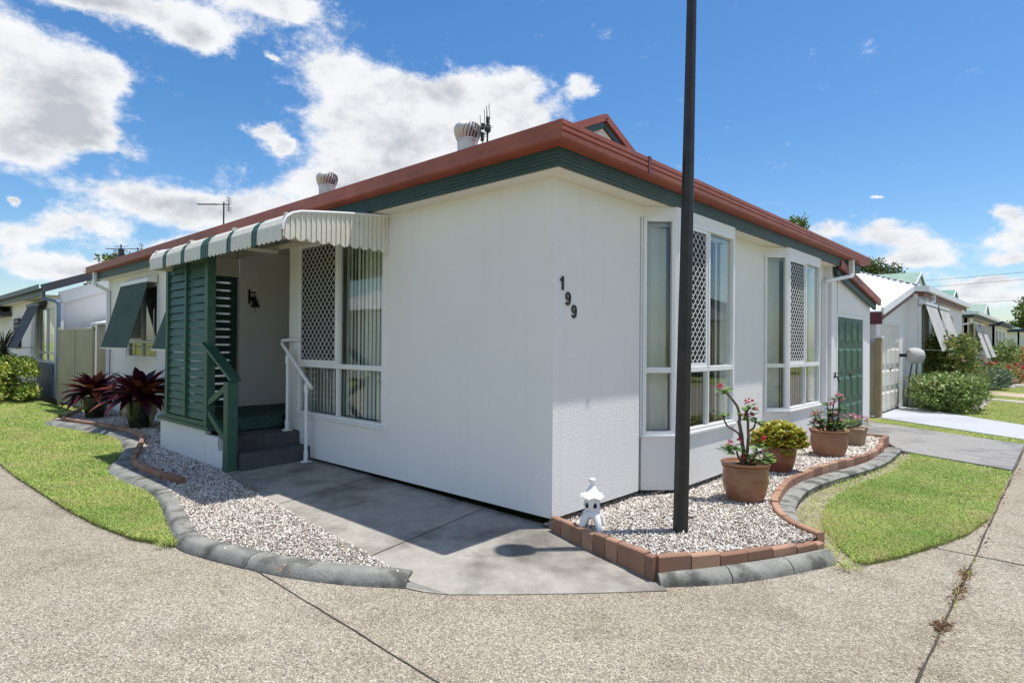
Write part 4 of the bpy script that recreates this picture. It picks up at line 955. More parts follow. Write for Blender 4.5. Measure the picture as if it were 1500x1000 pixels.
g = MB(); g.tube([(0.06,7.62,0.1),(0.06,7.62,0.98)], 0.012, 8); g.tube([(0.06,7.62,0.95),(0.14,7.62,1.0),(0.18,7.62,1.0),(0.2,7.62,0.9)], 0.016, 8); g.tube([(0.14,7.62,1.0),(0.14,7.62,1.06)], 0.012, 8); g.box(0.10,0.18,7.605,7.635,1.06,1.07)
tag(g.build('garden_tap', 'black', None), 'black tap on a thin pipe on the wall just left of the green garage door', 'tap')
# ---- porch: deck, plinth, slatted screen
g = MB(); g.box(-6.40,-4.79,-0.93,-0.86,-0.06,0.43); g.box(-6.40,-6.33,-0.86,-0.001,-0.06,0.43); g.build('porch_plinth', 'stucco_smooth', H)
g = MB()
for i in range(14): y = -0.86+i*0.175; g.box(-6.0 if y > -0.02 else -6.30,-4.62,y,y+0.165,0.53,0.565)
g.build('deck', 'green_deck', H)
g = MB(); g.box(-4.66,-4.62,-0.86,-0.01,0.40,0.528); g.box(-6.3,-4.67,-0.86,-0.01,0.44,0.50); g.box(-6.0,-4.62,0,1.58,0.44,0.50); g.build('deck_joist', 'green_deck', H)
g = MB(); y0 = -0.95
g.box(-6.42,-4.60,-0.975,-0.86,0.43,0.475)                                  # sill board
g.box(-6.15,-6.07,-0.96,-0.88,0.475,2.62); g.box(-4.76,-4.66,-0.965,-0.865,0.475,2.62)
g.box(-6.07,-4.76,-0.955,-0.90,2.55,2.62); g.box(-6.07,-4.76,-0.955,-0.90,0.475,0.53); g.box(-5.43,-5.38,-0.965,-0.90,0.53,2.55)
scr = g.build('slatted_screen', 'green_mid', H, bevel=0.004)
for (xa,xb) in ((-6.068,-5.432),(-5.378,-4.762)):
    s = MB(); n = 19
    for i in range(n):
        z = 0.56+i*(2.0/n); a = 0.62
        if (i in (2,3,4) and True): a = 0.55
        dz, dy = 0.054*math.cos(a), 0.048*math.sin(a)
        s.bar((xa,-0.925,z+0.03),(xb,-0.925,z+0.03),0.012,0.094,up=(0,-math.sin(-0.20),math.cos(-0.20)))
    s.build('slat', 'green_mid', scr)
g = MB()                                                                    # side screen on the far end of the porch
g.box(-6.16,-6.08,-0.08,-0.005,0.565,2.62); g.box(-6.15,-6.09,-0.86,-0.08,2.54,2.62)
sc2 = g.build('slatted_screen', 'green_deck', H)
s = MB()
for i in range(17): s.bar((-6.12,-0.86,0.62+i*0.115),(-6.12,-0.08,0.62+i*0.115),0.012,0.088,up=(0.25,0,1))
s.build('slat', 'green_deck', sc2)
# porch awning (ribbed sheet metal with rounded front drop and scalloped hem)
AX0, AX1, AY = -6.0, -2.28, -1.20
stripes = [(-6.0,-5.51,0),(-5.51,-5.38,1),(-5.38,-4.87,0),(-4.87,-4.75,1),(-4.75,-4.25,0),(-4.25,-4.02,1),(-4.02,-3.53,0),(-3.53,-3.42,1),(-3.42,-2.93,0),(-2.93,-2.80,1),(-2.80,-2.30,0)]
def aprof(t):   # t in 0..1 from wall to hem -> (y,z)
    pts = [(0.0,2.885),(-0.30,2.855),(-0.60,2.82),(-0.88,2.785),(-1.02,2.765),(-1.11,2.735),(-1.165,2.69),(-1.195,2.63),(-1.20,2.57),(-1.20,2.52),(-1.20,2.47)]
    return pts
pr = aprof(0)
aw = None
gs = [MB(), MB()]
for (xa,xb,ci) in stripes:
    n = max(2,int(round((xb-xa)/0.0205))); sc = max(1,int(round((xb-xa)/0.105)))
    for i in range(n):
        a, b = xa+(xb-xa)*i/n, xa+(xb-xa)*(i+1)/n; um = ((i+0.5)/n*sc)%1
        hem = 0.022*abs(2*um-1)**1.6
        rb = 0.003 if i%3 == 0 else 0.0
        vs = []
        for k,(y,z) in enumerate(pr):
            zz = z+(hem if k == len(pr)-1 else 0); o_ = rb
            vs += [(a,y-o_*(k>3),zz+o_*(k<=3)),(b,y-o_*(k>3),zz+o_*(k<=3))]
        gs[ci].add(vs, [(2*k,2*k+1,2*k+3,2*k+2) for k in range(len(pr)-1)])
aw = gs[0].build('porch_awning', 'awning', H); m_ = aw.modifiers.new('t','SOLIDIFY'); m_.thickness = 0.003
st = gs[1].build('green_stripe', 'green_mid', aw); m_ = st.modifiers.new('t','SOLIDIFY'); m_.thickness = 0.003
s = MB()                                                                    # side valance, facing the street corner
n = 66
ytop = lambda y: float(np.interp(-y,[0,0.3,0.6,0.88,1.02,1.11,1.165,1.195],[2.875,2.845,2.81,2.775,2.755,2.725,2.68,2.62]))
for i in range(n):
    a, b = -1.195+1.185*i/n, -1.195+1.185*(i+1)/n; um = ((i+0.5)/n*10)%1; hem = 2.485+0.035*abs(2*um-1)**1.6
    o_ = 0.008 if i%3 == 1 else (0.004 if i%3 == 2 else 0.0)
    s.add([(AX1+o_,a,hem),(AX1+o_,b-0.001,hem),(AX1+o_,b-0.001,ytop(b)),(AX1+o_,a,ytop(a))], [(0,1,2,3)])
v = s.build('side_valance', 'ivory', aw); m_ = v.modifiers.new('t','SOLIDIFY'); m_.thickness = 0.003
s = MB(); n = 40
for i in range(n):
    a, b = -1.195+1.185*i/n, -1.195+1.185*(i+1)/n
    s.add([(AX0,a,2.485),(AX0,b,2.485),(AX0,b,ytop(b)),(AX0,a,ytop(a))], [(3,2,1,0)])
s.build('side_valance', 'ivory', aw)
for ax_ in (AX1+0.006,AX0): t = MB(); t.tube([(ax_,y,z+0.004) for y,z in pr[:-2]], 0.014, 8); t.build('awning_trim', 'white', aw, smooth=True)
t = MB(); t.box(-5.98,-2.30,-1.0,-0.94,2.62,2.70); t.box(-5.98,-2.30,-0.06,-0.015,2.76,2.82)
for x in (-5.95,-4.71,-3.5,-2.34): t.box(x,x+0.04,-1.16,-0.065,2.705,2.745)
t.build('awning_rafter', 'ivory', aw)

# ------------------------------------------------------------------ entry steps with handrails
ST = thing('entry_steps', 'dark concrete entry steps with a green handrail and a white handrail', 'steps', (0,0,0))
g = MB(); g.box(-4.62,-4.17,-0.86,0.10,0.0,0.39); g.box(-4.168,-3.90,-0.86,0.10,0.0,0.225); g.build('tread', 'step', ST, bevel=0.02)
g = MB(); g.prism([(-4.79,0),(-4.79,1),(0,1),(0,0)],0,1) if False else None
g.add([(-4.785,-0.93,-0.06),(-4.17,-0.93,-0.06),(-4.17,-0.93,0.22),(-4.40,-0.93,0.22),(-4.40,-0.93,0.37),(-4.785,-0.93,0.37),(-4.785,-0.865,-0.06),(-4.17,-0.865,-0.06),(-4.17,-0.865,0.22),(-4.40,-0.865,0.22),(-4.40,-0.865,0.37),(-4.785,-0.865,0.37)],
   [(0,1,2,3,4,5),(11,10,9,8,7,6),(0,6,7,1),(1,7,8,2),(2,8,9,3),(3,9,10,4),(4,10,11,5),(5,11,6,0)]); g.build('stringer', 'stucco_smooth', ST)
g = MB(); g.box(-4.10,-3.98,-0.99,-0.87,0.0,1.06); g.build('newel_post', 'green_mid', ST, bevel=0.006)
g = MB(); g.bar((-4.76,-0.93,1.50),(-3.92,-0.93,1.085),0.13,0.04); g.build('handrail', 'green_mid', ST, bevel=0.004)
g = MB(); g.bar((-4.76,-0.93,0.73),(-4.10,-0.93,1.00),0.045,0.075); g.bar((-4.76,-0.93,0.70),(-4.10,-0.93,0.34),0.045,0.075); g.box(-4.125,-4.10,-0.985,-0.875,0.02,0.24); g.build('brace', 'green_mid', ST, bevel=0.003)
g = MB(); yw = -0.12
g.tube([(-4.12,-0.02,1.555),(-4.30,-0.04,1.56),(-4.46,-0.10,1.545),(-4.42,yw,1.50),(-4.28,yw,1.40),(-3.66,yw,0.965)], 0.022, 12)
rail = g.build('handrail', 'white', ST, smooth=True); rail['label'] = 'sloping white tubular handrail'
for x, z0_, z1_ in ((-4.27,0.39,1.38),(-3.79,0.05,1.03)):
    g = MB(); g.tube([(x,yw,z0_),(x,yw,z1_)], 0.021, 12); g.lathe([(0.031,0),(0.031,0.09),(0.026,0.095)], (x,yw,z1_-0.13), 14); g.lathe([(0.028,0),(0.028,0.13),(0.022,0.135)], (x,yw,z0_), 14)
    g.box(x-0.03,x+0.03,yw-0.06,yw+0.06,z0_,z0_+0.012); g.lathe([(0.012,0),(0.012,0.014)], (x,yw-0.045,z0_+0.01), 8); g.build('post', 'white', ST, smooth=True)
# bell
B = thing('door_bell', 'small black hanging bell with a bracket on the shaded porch wall', 'bell', (-6.0,0.17,2.1))
g = MB(); g.box(0.0,0.015,-0.045,-0.015,0.0,0.22); g.bar((0.01,-0.03,0.17),(0.10,0.03,0.17),0.012,0.02); g.tube([(0.01,-0.03,0.05),(0.06,0.0,0.09),(0.09,0.02,0.15)],0.007,6); g.add([(0.02,-0.02,0.11),(0.02,0.07,0.11),(0.02,0.07,0.05),(0.02,0.03,0.02),(0.02,-0.02,0.05),(0.025,-0.02,0.11),(0.025,0.07,0.11),(0.025,0.07,0.05),(0.025,0.03,0.02),(0.025,-0.02,0.05)],[(0,1,2,3,4),(9,8,7,6,5),(0,5,6,1),(1,6,7,2),(2,7,8,3),(3,8,9,4),(4,9,5,0)]); g.build('bracket', 'black', B)
g = MB(); g.lathe([(0.075,-0.13),(0.062,-0.115),(0.045,-0.07),(0.035,-0.035),(0.012,-0.01),(0.01,0.03)], (0.08,0.03,0.08), 16); g.tube([(0.08,0.03,-0.05),(0.085,0.035,-0.13)],0.004,5); g.build('bell', 'black', B, smooth=True)

# ------------------------------------------------------------------ street lamp
SL = thing('street_lamp', 'tall black octagonal lamp post rising from the gravel in front of the bay window', 'lamp post', (0.94,0.40,0.05))
lean = Vector((0.060,0.030,4.5))
g = MB(); n = 8; lv = [(0,0.060),(0.3,0.059),(1.0,0.057),(2.0,0.051),(3.0,0.045),(4.0,0.039),(4.6,0.036)]
g.tube([lean*(z/4.5) for z,_ in lv], [r for _,r in lv], 8); g.build('pole', 'post', SL)
g = MB(); sdir = Vector((-0.677,-0.7357,0)) ; g.T = Matrix.Rotation(math.radians(35),4,'Z')
g.box(-0.028,0.028,-0.061,-0.050,0.36,0.92); g.build('access_door', 'post', SL, bevel=0.006)
g = MB(); tp = lean*(4.6/4.5)
g.lathe([(0.04,0),(0.06,0.02),(0.10,0.10),(0.115,0.16),(0.115,0.18)], tp, 20); lf = g.build('lamp_base', 'post', SL, smooth=True)
g = MB(); g.lathe([(0.10,0.181),(0.12,0.28),(0.11,0.40),(0.08,0.44)], tp, 20); g.build('lamp_shade', 'white', SL, smooth=True)
g = MB(); g.lathe([(0.13,0.441),(0.13,0.46),(0.08,0.50),(0.02,0.52)], tp, 20); g.build('lamp_cap', 'post', SL, smooth=True)
# short bent black tube lying beside the pole
g = MB(); g.T = Matrix.Translation((0.72,0.62,0.075)); g.tube([(0,0,0),(0.05,0.04,0.045),(0.10,0.09,0.05),(0.15,0.14,0.03)], [0.006,0.012,0.012,0.006], 8)
tag(g.build('irrigation_hose_end', 'black', None), 'short bent piece of black hose lying on the gravel behind the lamp post', 'hose')

# ------------------------------------------------------------------ ceramic pagoda lantern
LN = thing('pagoda_lantern', 'small white ceramic pagoda lantern on the gravel at the house corner', 'garden ornament', (0.40,0.0,0.065), 0.3)
g = MB()
g.lathe([(0.052,0.0),(0.070,0.01),(0.072,0.03),(0.066,0.045),(0.058,0.05)], (0,0,0.115), 28)
for k in range(4):
    t = PI/4+k*PI/2+0.1; c, s_ = math.cos(t), math.sin(t)
    g.tube([(c*0.045,s_*0.045,0.135),(c*0.072,s_*0.072,0.10),(c*0.092,s_*0.092,0.055),(c*0.108,s_*0.108,0.022),(c*0.132,s_*0.132,0.012)], [0.034,0.030,0.024,0.024,0.016], 10)
g.build('base', 'lantern', LN, smooth=True)
g = MB(); nn = 24; zc = 0.165                                               # hexagonal body with flat dark patches standing for its shaded arched openings
g.lathe([(0.050,0.0),(0.060,0.015),(0.063,0.05),(0.058,0.085),(0.050,0.10)], (0,0,zc), 6*4)
bd = g.build('body', 'lantern', LN, smooth=True)
for k in range(6):
    g = MB(); t = k*PI/3+0.15; c, s_ = math.cos(t), math.sin(t); T = Matrix(((-s_,c,0,c*0.0635),(c,s_,0,s_*0.0635),(0,0,1,zc+0.03),(0,0,0,1))); g.T = T
    g.add([(-0.013,0,0),(0.013,0,0),(0.015,0,0.018),(0.009,0,0.034),(0,0,0.042),(-0.009,0,0.034),(-0.015,0,0.018)], [tuple(range(7))]); g.build('opening_shade', 'dark', bd)
g = MB(); vs = []; fs = []; rings = [(0.097,0.008),(0.092,0.018),(0.066,0.040),(0.046,0.065),(0.028,0.095),(0.014,0.11)]
m = 24
for r, z in rings:
    for k in range(m):
        t = 2*PI*k/m; f = abs(math.cos(3*t)); w_ = 1 if r > 0.06 else 0.4
        vs.append((r*(0.90+0.10*f*w_)*math.cos(t), r*(0.90+0.10*f*w_)*math.sin(t), z+(0.016*f*f if r > 0.08 else 0)))
for i in range(len(rings)-1):
    for k in range(m): k2 = (k+1)%m; fs.append((i*m+k,i*m+k2,(i+1)*m+k2,(i+1)*m+k))
fs.append(tuple(range((len(rings)-1)*m,len(rings)*m))); fs.append(tuple(reversed(range(m))))
g.T = Matrix.Translation((0,0,0.255)); g.add(vs, fs); g.T = Matrix.Identity(4)
g.lathe([(0.012,0),(0.014,0.01),(0.026,0.022),(0.028,0.034),(0.022,0.048),(0.004,0.056)], (0,0,0.362), 16)
g.build('roof', 'lantern', LN, smooth=True)

# ------------------------------------------------------------------ potted plants
def pot(parent, r, h, mat, prof=None, soilz=0.9):
    g = MB(); p = prof or [(0.62,0),(0.70,0.02),(0.86,0.30),(0.93,0.55),(0.90,0.78),(0.88,0.84),(0.95,0.87),(0.95,0.90),(0.90,0.915),(0.96,0.93),(1.0,0.97),(1.0,1.0),(0.92,1.0),(0.86,0.93)]
    g.lathe([(a*r, b*h) for a, b in p], (0,0,0), 44); o = g.build('pot', mat, parent, smooth=True)
    s = MB(); s.lathe([(0.875*r*0.98,soilz*h-0.01),(0.86*r,soilz*h),(0.4*r,soilz*h+0.012),(0.01,soilz*h+0.015)], (0,0,0), 30); s.build('soil', 'soil', parent); return o
def rosette(cs, rs, n, size, up):
    """leaves pushed out from branch tips"""
    C = []
    for c, r in zip(cs, rs):
        d = RNG.normal(size=(n,3)); d[:,2] = np.abs(d[:,2])*0.5; d /= np.linalg.norm(d,axis=1)[:,None]
        C.append(np.array(c)+d*r*RNG.uniform(0.05,0.5,(n,1)))
    return np.concatenate(C)
def orient_leaves(name, tips, n, length, width, mat, parent, droop=0.15, spread=1.0, rise=0.35):
    """clusters of paddle leaves radiating from each tip"""
    Vs = []; Fs = []; R = []; o = 0
    for tp in tips:
        tp = np.array(tp, float)
        for k in range(n):
            t = k*2.399+RNG.uniform(-.3,.3); e = RNG.uniform(-0.15,0.9)*rise*2; ln = length*RNG.uniform(0.6,1.2); w = width*RNG.uniform(.8,1.2)
            d = np.array([math.cos(t)*spread, math.sin(t)*spread, e]); d /= np.linalg.norm(d); s = np.array([-math.sin(t),math.cos(t),0]); nn = np.cross(d,s)
            b = tp+np.array([0,0,-0.5*length*RNG.random()*0.8]); pts = []
            for u, ww in ((0,0.12),(0.35,0.55),(0.7,1.0),(0.92,0.7),(1.0,0.1)):
                c = b+d*ln*u-np.array([0,0,droop*ln*u*u]); pts += [c-s*w*ww/2-nn*w*ww*0.12, c, c+s*w*ww/2-nn*w*ww*0.12]
            Vs += pts
            for i in range(4):
                a = o+i*3; Fs += [(a,a+1,a+4,a+3),(a+1,a+2,a+5,a+4)]
            R += [RNG.random()]*8; o += 15
    return npmesh(name, np.array(Vs), np.array(Fs), mat, np.array(R), parent, True)
def flowers(parent, pts, size, mat, n=8):
    for p in pts: leaves('flower', np.array(p)+RNG.normal(0,size*0.45,(n,3)), size, mat, parent, asp=0.95, up=0.6)
# 1: crown of thorns
def branch(mb, a, b, r0, r1, bend=0.04, n=7):
    a, b = Vector(a), Vector(b); off = Vector((random.uniform(-1,1),random.uniform(-1,1),0))*bend; pts = []; rr = []
    for i in range(n):
        t = i/(n-1); pts.append(a.lerp(b,t)+off*math.sin(PI*t)+Vector((random.uniform(-1,1),random.uniform(-1,1),0))*0.004); rr.append(r0+(r1-r0)*t)
    mb.tube(pts, rr, 8)
RT = Vector((0.7357,0.6773,0)); 
def rel(u, f, z): return tuple(RT*u+Vector((-0.677,0.7357,0))*f+Vector((0,0,z)))   # u to the viewer's right, f away from the viewer
P1 = thing('potted_plant', 'tall branching crown of thorns with red flowers in a big brown glazed pot', 'potted plant', (0.90,1.76,0.075), 0, 'potted plants along the wall')
pot(P1, 0.222, 0.36, 'terra')
g = MB(); z0 = 0.32
branch(g, rel(-0.02,0,z0), rel(-0.06,0,z0+0.42), 0.020, 0.017); branch(g, rel(-0.06,0,z0+0.42), rel(-0.20,0.02,z0+0.70), 0.016, 0.010)
branch(g, rel(0.00,0.02,z0), rel(0.03,0.02,z0+0.42), 0.018, 0.012); branch(g, rel(0.03,0.02,z0+0.42), rel(0.04,0,z0+0.55), 0.012, 0.008)
branch(g, rel(-0.05,0,z0+0.26), rel(-0.16,-0.02,z0+0.36), 0.011, 0.009); branch(g, rel(-0.16,-0.02,z0+0.36), rel(-0.21,-0.02,z0+0.49), 0.009, 0.007)
branch(g, rel(0.03,0,z0+0.32), rel(0.10,0.03,z0+0.42), 0.010, 0.007); branch(g, rel(0,0,z0), rel(-0.10,-0.05,z0+0.18), 0.013, 0.008); branch(g, rel(0,0,z0), rel(0.09,-0.03,z0+0.18), 0.013, 0.008); branch(g, rel(0,0,z0), rel(0.0,-0.08,z0+0.10), 0.012, 0.007)
g.build('stem', 'stem', P1, smooth=True)
tips = [rel(-0.20,0.02,z0+0.72),rel(0.04,0,z0+0.57),rel(-0.22,-0.02,z0+0.50),rel(0.11,0.03,z0+0.44),rel(0.01,0.02,z0+0.50),rel(-0.12,-0.05,z0+0.20),rel(0.10,-0.03,z0+0.20),rel(0,-0.08,z0+0.12),rel(0.14,-0.05,z0+0.08),rel(0.18,-0.02,z0+0.10),rel(-0.17,-0.04,z0+0.17),rel(0.06,0,z0+0.05)]
orient_leaves('leaf', tips, 15, 0.11, 0.048, 'leaf_euph', P1)
flowers(P1, [rel(-0.24,0,z0+0.73),rel(0.02,-0.02,z0+0.60),rel(0.10,0,z0+0.54),rel(0.05,-0.02,z0+0.49),rel(-0.02,-0.03,z0+0.47),rel(0.16,-0.02,z0+0.26),rel(-0.18,-0.06,z0+0.22),rel(-0.06,-0.1,z0+0.10),rel(-0.07,-0.05,z0+0.25)], 0.026, 'petal_red', 14)
# 2: jade
P2 = thing('potted_plant', 'low mounded yellow green jade plant in a glossy reddish pot', 'potted plant', (0.66,3.36,0.06), 0, 'potted plants along the wall')
pot(P2, 0.185, 0.31, 'terra_red', [(0.60,0),(0.68,0.02),(0.88,0.35),(0.98,0.65),(1.0,0.85),(0.98,0.97),(0.96,1.0),(0.90,1.0),(0.88,0.93)])
g = MB()
for k in range(12):
    t = k*2.4; r = 0.11+0.12*random.random(); branch(g, (0.03*math.cos(t),0.03*math.sin(t),0.27), (r*math.cos(t),r*math.sin(t),0.38+0.08*random.random()), 0.014, 0.006)
g.build('stem', 'stem', P2, smooth=True)
n = 900; d = RNG.normal(size=(n,3)); d[:,2] = np.abs(d[:,2])*0.9-0.22; d /= np.linalg.norm(d,axis=1)[:,None]
C = d*np.array([0.285,0.275,0.235])*RNG.uniform(0.82,1.02,(n,1))*(1+0.10*np.sin(d[:,0:1]*9)*np.cos(d[:,1:2]*8))+np.array([0,0,0.35])
tips = C[RNG.random(n) < 0.45]; orient_leaves('leaf', list(tips), 8, 0.050, 0.038, 'leaf_jade', P2, droop=0.0, rise=0.8)
# 3: big pot, pink euphorbia
P3 = thing('potted_plant', 'bushy crown of thorns with pink red flowers in a matt terracotta pot near the garage', 'potted plant', (0.78,4.88,0.06), 0, 'potted plants along the wall')
pot(P3, 0.243, 0.36, 'terra_plain')
g = MB(); tips = []
for (u,f,z) in [(-0.19,0,0.20),(-0.14,0.03,0.24),(-0.10,-0.04,0.16),(-0.22,-0.02,0.10),(0.02,0,0.28),(-0.01,0.04,0.36),(0.08,0.02,0.42),(0.13,0,0.46),(0.05,-0.04,0.16),(0.12,-0.05,0.12),(0.16,0.02,0.10),(0.0,-0.06,0.12),(-0.16,0,0.13),(0.03,-0.02,0.22)]:
    branch(g, rel(u*0.4,f*0.4,0.32), rel(u,f,0.34+z), 0.012, 0.007); tips.append(rel(u,f,0.35+z)); tips.append(rel(u*0.85+0.02,f-0.02,0.33+z*0.7))
g.build('stem', 'stem', P3, smooth=True)
orient_leaves('leaf', tips, 18, 0.085, 0.038, 'leaf_euph', P3)
flowers(P3, [rel(-0.23,-0.02,0.55),rel(-0.17,-0.02,0.60),rel(-0.12,-0.02,0.59),rel(-0.22,-0.04,0.47),rel(-0.15,-0.05,0.47),rel(0.10,-0.02,0.80),rel(0.16,-0.02,0.80),rel(0.13,0.01,0.83),rel(0.06,-0.03,0.73),rel(0.18,0,0.75),rel(0.04,-0.06,0.58),rel(0.13,-0.07,0.50),rel(0.0,-0.07,0.50),rel(0.10,-0.05,0.55)], 0.028, 'petal_pink', 9)
flowers(P3, [rel(-0.20,-0.05,0.57),rel(0.08,-0.05,0.56),rel(0.14,-0.06,0.47),rel(0.03,-0.05,0.70),rel(-0.03,-0.08,0.46)], 0.026, 'petal_red', 9)
# 4: small square pot
P4 = thing('potted_plant', 'small pale sandy clay pot of pink flowers, closest to the garage door', 'potted plant', (0.80,6.05,0.06), 0, 'potted plants along the wall')
g = MB()
for (a,b,z0_,z1_) in ((0.115,0.15,0,0.245),(0.16,0.16,0.245,0.28)):
    g.add([(-a,-a,z0_),(a,-a,z0_),(a,a,z0_),(-a,a,z0_),(-b,-b,z1_),(b,-b,z1_),(b,b,z1_),(-b,b,z1_)], [(0,3,2,1),(4,5,6,7),(0,1,5,4),(1,2,6,5),(2,3,7,6),(3,0,4,7)])
g.build('pot', 'terra_pale', P4, bevel=0.012)
tips = [rel(random.uniform(-0.17,0.17),random.uniform(-0.12,0.12),0.29+random.uniform(0.0,0.14)) for _ in range(26)]
orient_leaves('leaf', tips, 10, 0.065, 0.024, 'leaf_low', P4)
flowers(P4, [rel(-0.12,0,0.45),rel(-0.05,-0.03,0.46),rel(0.02,0,0.44),rel(0.10,0,0.42),rel(0.17,0,0.41),rel(0.0,-0.08,0.40),rel(0.19,-0.05,0.37)], 0.032, 'petal_pink', 9)
# burgundy bromeliads
def bromeliad(loc, sc, label, ph, n=66):
    o = thing('potted_plant', label, 'potted plant', loc, 0, 'burgundy bromeliads beside the porch')
    g = MB(); g.lathe([(0.13*sc,0),(0.15*sc,0.02),(0.185*sc,0.22*sc),(0.20*sc,0.40*sc),(0.205*sc,0.43*sc),(0.185*sc,0.43*sc),(0.17*sc,0.38*sc)], (0,0,0), 30); g.build('pot', 'pot_dark', o, smooth=True)
    def strap(k, n, L0, W0, e0, curl, mat, name, zb=0.50, rbase=0.05):
        V = []; F = []; R = []; base = 0
        for i in range(n):
            f = i/max(1,n-1); t = ph+i*2.39996+random.uniform(-.15,.15)
            e = math.radians(e0[0]+(e0[1]-e0[0])*f+random.uniform(-6,6)); ln = L0*random.uniform(0.8,1.15)*sc*(1-0.25*f); w = W0*sc*random.uniform(.85,1.15)
            pos = Vector((rbase*sc*math.cos(t),rbase*sc*math.sin(t),zb*sc)); m = 9; a = e; rr_ = random.random()
            for q in range(m+1):
                u = q/m; ww = w*(0.75+0.35*math.sin(PI*min(1,u*1.1)))*(1 if u < 0.72 else max(0.03,(1-u)/0.28)**0.7)
                d = Vector((math.cos(t)*math.cos(a),math.sin(t)*math.cos(a),math.sin(a))); sd = Vector((-math.sin(t),math.cos(t),0)); up = sd.cross(d)*-1
                up = d.cross(sd)*-1 if (d.cross(sd)).z < 0 else d.cross(sd)
                V += [pos-sd*ww/2+up*ww*0.22, pos, pos+sd*ww/2+up*ww*0.22]
                pos = pos+d*ln/m; a -= curl*random.uniform(.8,1.2)/m
            for q in range(m):
                b = base+q*3; F += [(b,b+1,b+4,b+3),(b+1,b+2,b+5,b+4)]; R += [rr_]*2
            base += (m+1)*3
        npmesh(name, np.array([tuple(v) for v in V]), np.array(F), mat, np.array(R), o, True)
    strap(0, n, 0.64, 0.125, (-8,80), 0.75, 'brom', 'leaf')
    strap(1, 4, 0.50, 0.10, (-35,-15), 1.7, 'brom_under', 'dead_leaf', 0.50, 0.10)
    s = MB(); s.lathe([(0.07*sc,0.38*sc),(0.10*sc,0.50*sc),(0.06*sc,0.60*sc)], (0,0,0), 14); s.build('stem', 'brom', o, smooth=True)
    return o
bromeliad((-8.90,-0.47,0.0), 1.13, 'larger burgundy bromeliad in a dark pot, nearer the slatted screen', 0.4)
bromeliad((-11.05,-0.66,0.0), 0.98, 'smaller burgundy bromeliad in a dark pot, in front of the cream fence', 2.0)

# ------------------------------------------------------------------ fence and shed at the left
FN = thing('side_fence', 'cream corrugated steel side fence between the two houses', 'fence', (0,0,0))
fa, fb = Vector((-15.3,-0.44)), Vector((-12.75,-0.30))
d = (fb-fa).normalized(); nrm = Vector((d.y,-d.x)); Lf = (fb-fa).length
g = MB(); n = 110; vs = []
for i in range(n+1):
    s_ = Lf*i/n; c = (0.0 if (i%5) in (0,1) else 0.022); p = fa+d*s_+nrm*c; vs += [(p.x,p.y,0.06),(p.x,p.y,1.77)]
g.add(vs, [(2*i,2*i+2,2*i+3,2*i+1) for i in range(n)]); g.build('fence_panel', 'fence', FN)
for s_, in ((0.02,),(1.28,),(Lf-0.03,)):
    g = MB(); p = fa+d*s_; g.T = Matrix.Translation((p.x,p.y,0))@Matrix.Rotation(math.atan2(d.y,d.x),4,'Z'); g.box(-0.03,0.03,-0.035,0.02,-0.05,1.86); g.build('fence_post', 'fence', FN)
g = MB(); g.bar((fa.x,fa.y,1.79),(fb.x,fb.y,1.79),0.06,0.04); g.bar((fa.x,fa.y,0.05),(fb.x,fb.y,0.05),0.06,0.04); g.build('fence_rail', 'fence', FN)
SH = thing('garden_shed', 'white sloping shed roof showing above the cream fence', 'shed')
g = MB(); g.add([(-16.1,0.35,2.0),(-13.1,0.35,2.0),(-13.1,2.6,2.55),(-16.1,2.6,2.55),(-16.1,0.35,1.95),(-13.1,0.35,1.95),(-13.1,2.6,2.50),(-16.1,2.6,2.50)], [(0,1,2,3),(7,6,5,4),(0,4,5,1),(1,5,6,2),(2,6,7,3),(3,7,4,0)]); g.build('roof', 'roof_white', SH)
g = MB(); g.box(-16.0,-13.2,0.5,2.5,0,1.98); g.build('wall', 'fence', SH)

# ------------------------------------------------------------------ left neighbour
A = thing('house', 'white house with a dark grey roof behind the cream fence at the left edge', 'house')
g = MB()
wall_holes(g, (-26,-0.25,0), (1,0,0), 0, 9.62, 0, 2.72, [(7.15,9.1,0.95,2.45)], 0.12)
g.add([(-16.38,-0.25,0),(-16.38,9,0),(-16.38,9,2.8),(-16.38,4.4,4.66),(-16.38,-0.25,2.80),(-16.5,-0.25,0),(-16.5,9,0),(-16.5,9,2.8),(-16.5,4.4,4.66),(-16.5,-0.25,2.80)], [(0,1,2,3,4),(9,8,7,6,5),(0,5,6,1),(1,6,7,2),(2,7,8,3),(3,8,9,4),(4,9,5,0)])
g.box(-26,-16.5,3.0,3.1,0,2.7)
g.build('wall', 'stucco', A)
g = MB(); roof_plane(g, [(-27,-0.65,2.86),(-16.20,-0.65,2.86),(-16.20,4.4,4.86),(-27,4.4,4.86)], 0.04, (0,1,0), 0.2); roof_plane(g, [(-16.20,9.5,2.86),(-27,9.5,2.86),(-27,4.4,4.86),(-16.20,4.4,4.86)], 0.04, (0,-1,0), 0.2); g.build('roof', 'roof_grey', A)
g = MB(); sprof(g, [(-27,-0.62),(-16.18,-0.62)], [(0,2.83),(0.12,2.83),(0.12,2.96),(0.10,2.96),(0.10,2.85),(0,2.85)]); g.build('gutter', 'roof_grey', A)
g = MB(); g.box(-27,-16.2,-0.615,-0.58,2.70,2.83); g.build('fascia', 'roof_grey', A)
g = MB(); g.bar((-16.16,-0.66,2.86),(-16.16,4.4,4.86),0.05,0.20,up=(0,-0.37,1)); g.build('barge_board', 'roof_grey', A)
g = MB(); g.box(-26,-16.4,-0.58,-0.25,2.70,2.72); g.build('soffit', 'soffit', A)
g = MB(); g.bar((-16.30,-0.24,2.66),(-16.30,4.3,4.46),0.05,0.30,up=(0,-0.37,1)); g.bar((-16.34,-0.22,0),(-16.34,-0.22,2.7),0.07,0.10,up=(0,1,0)); g.build('white_trim', 'white', A)
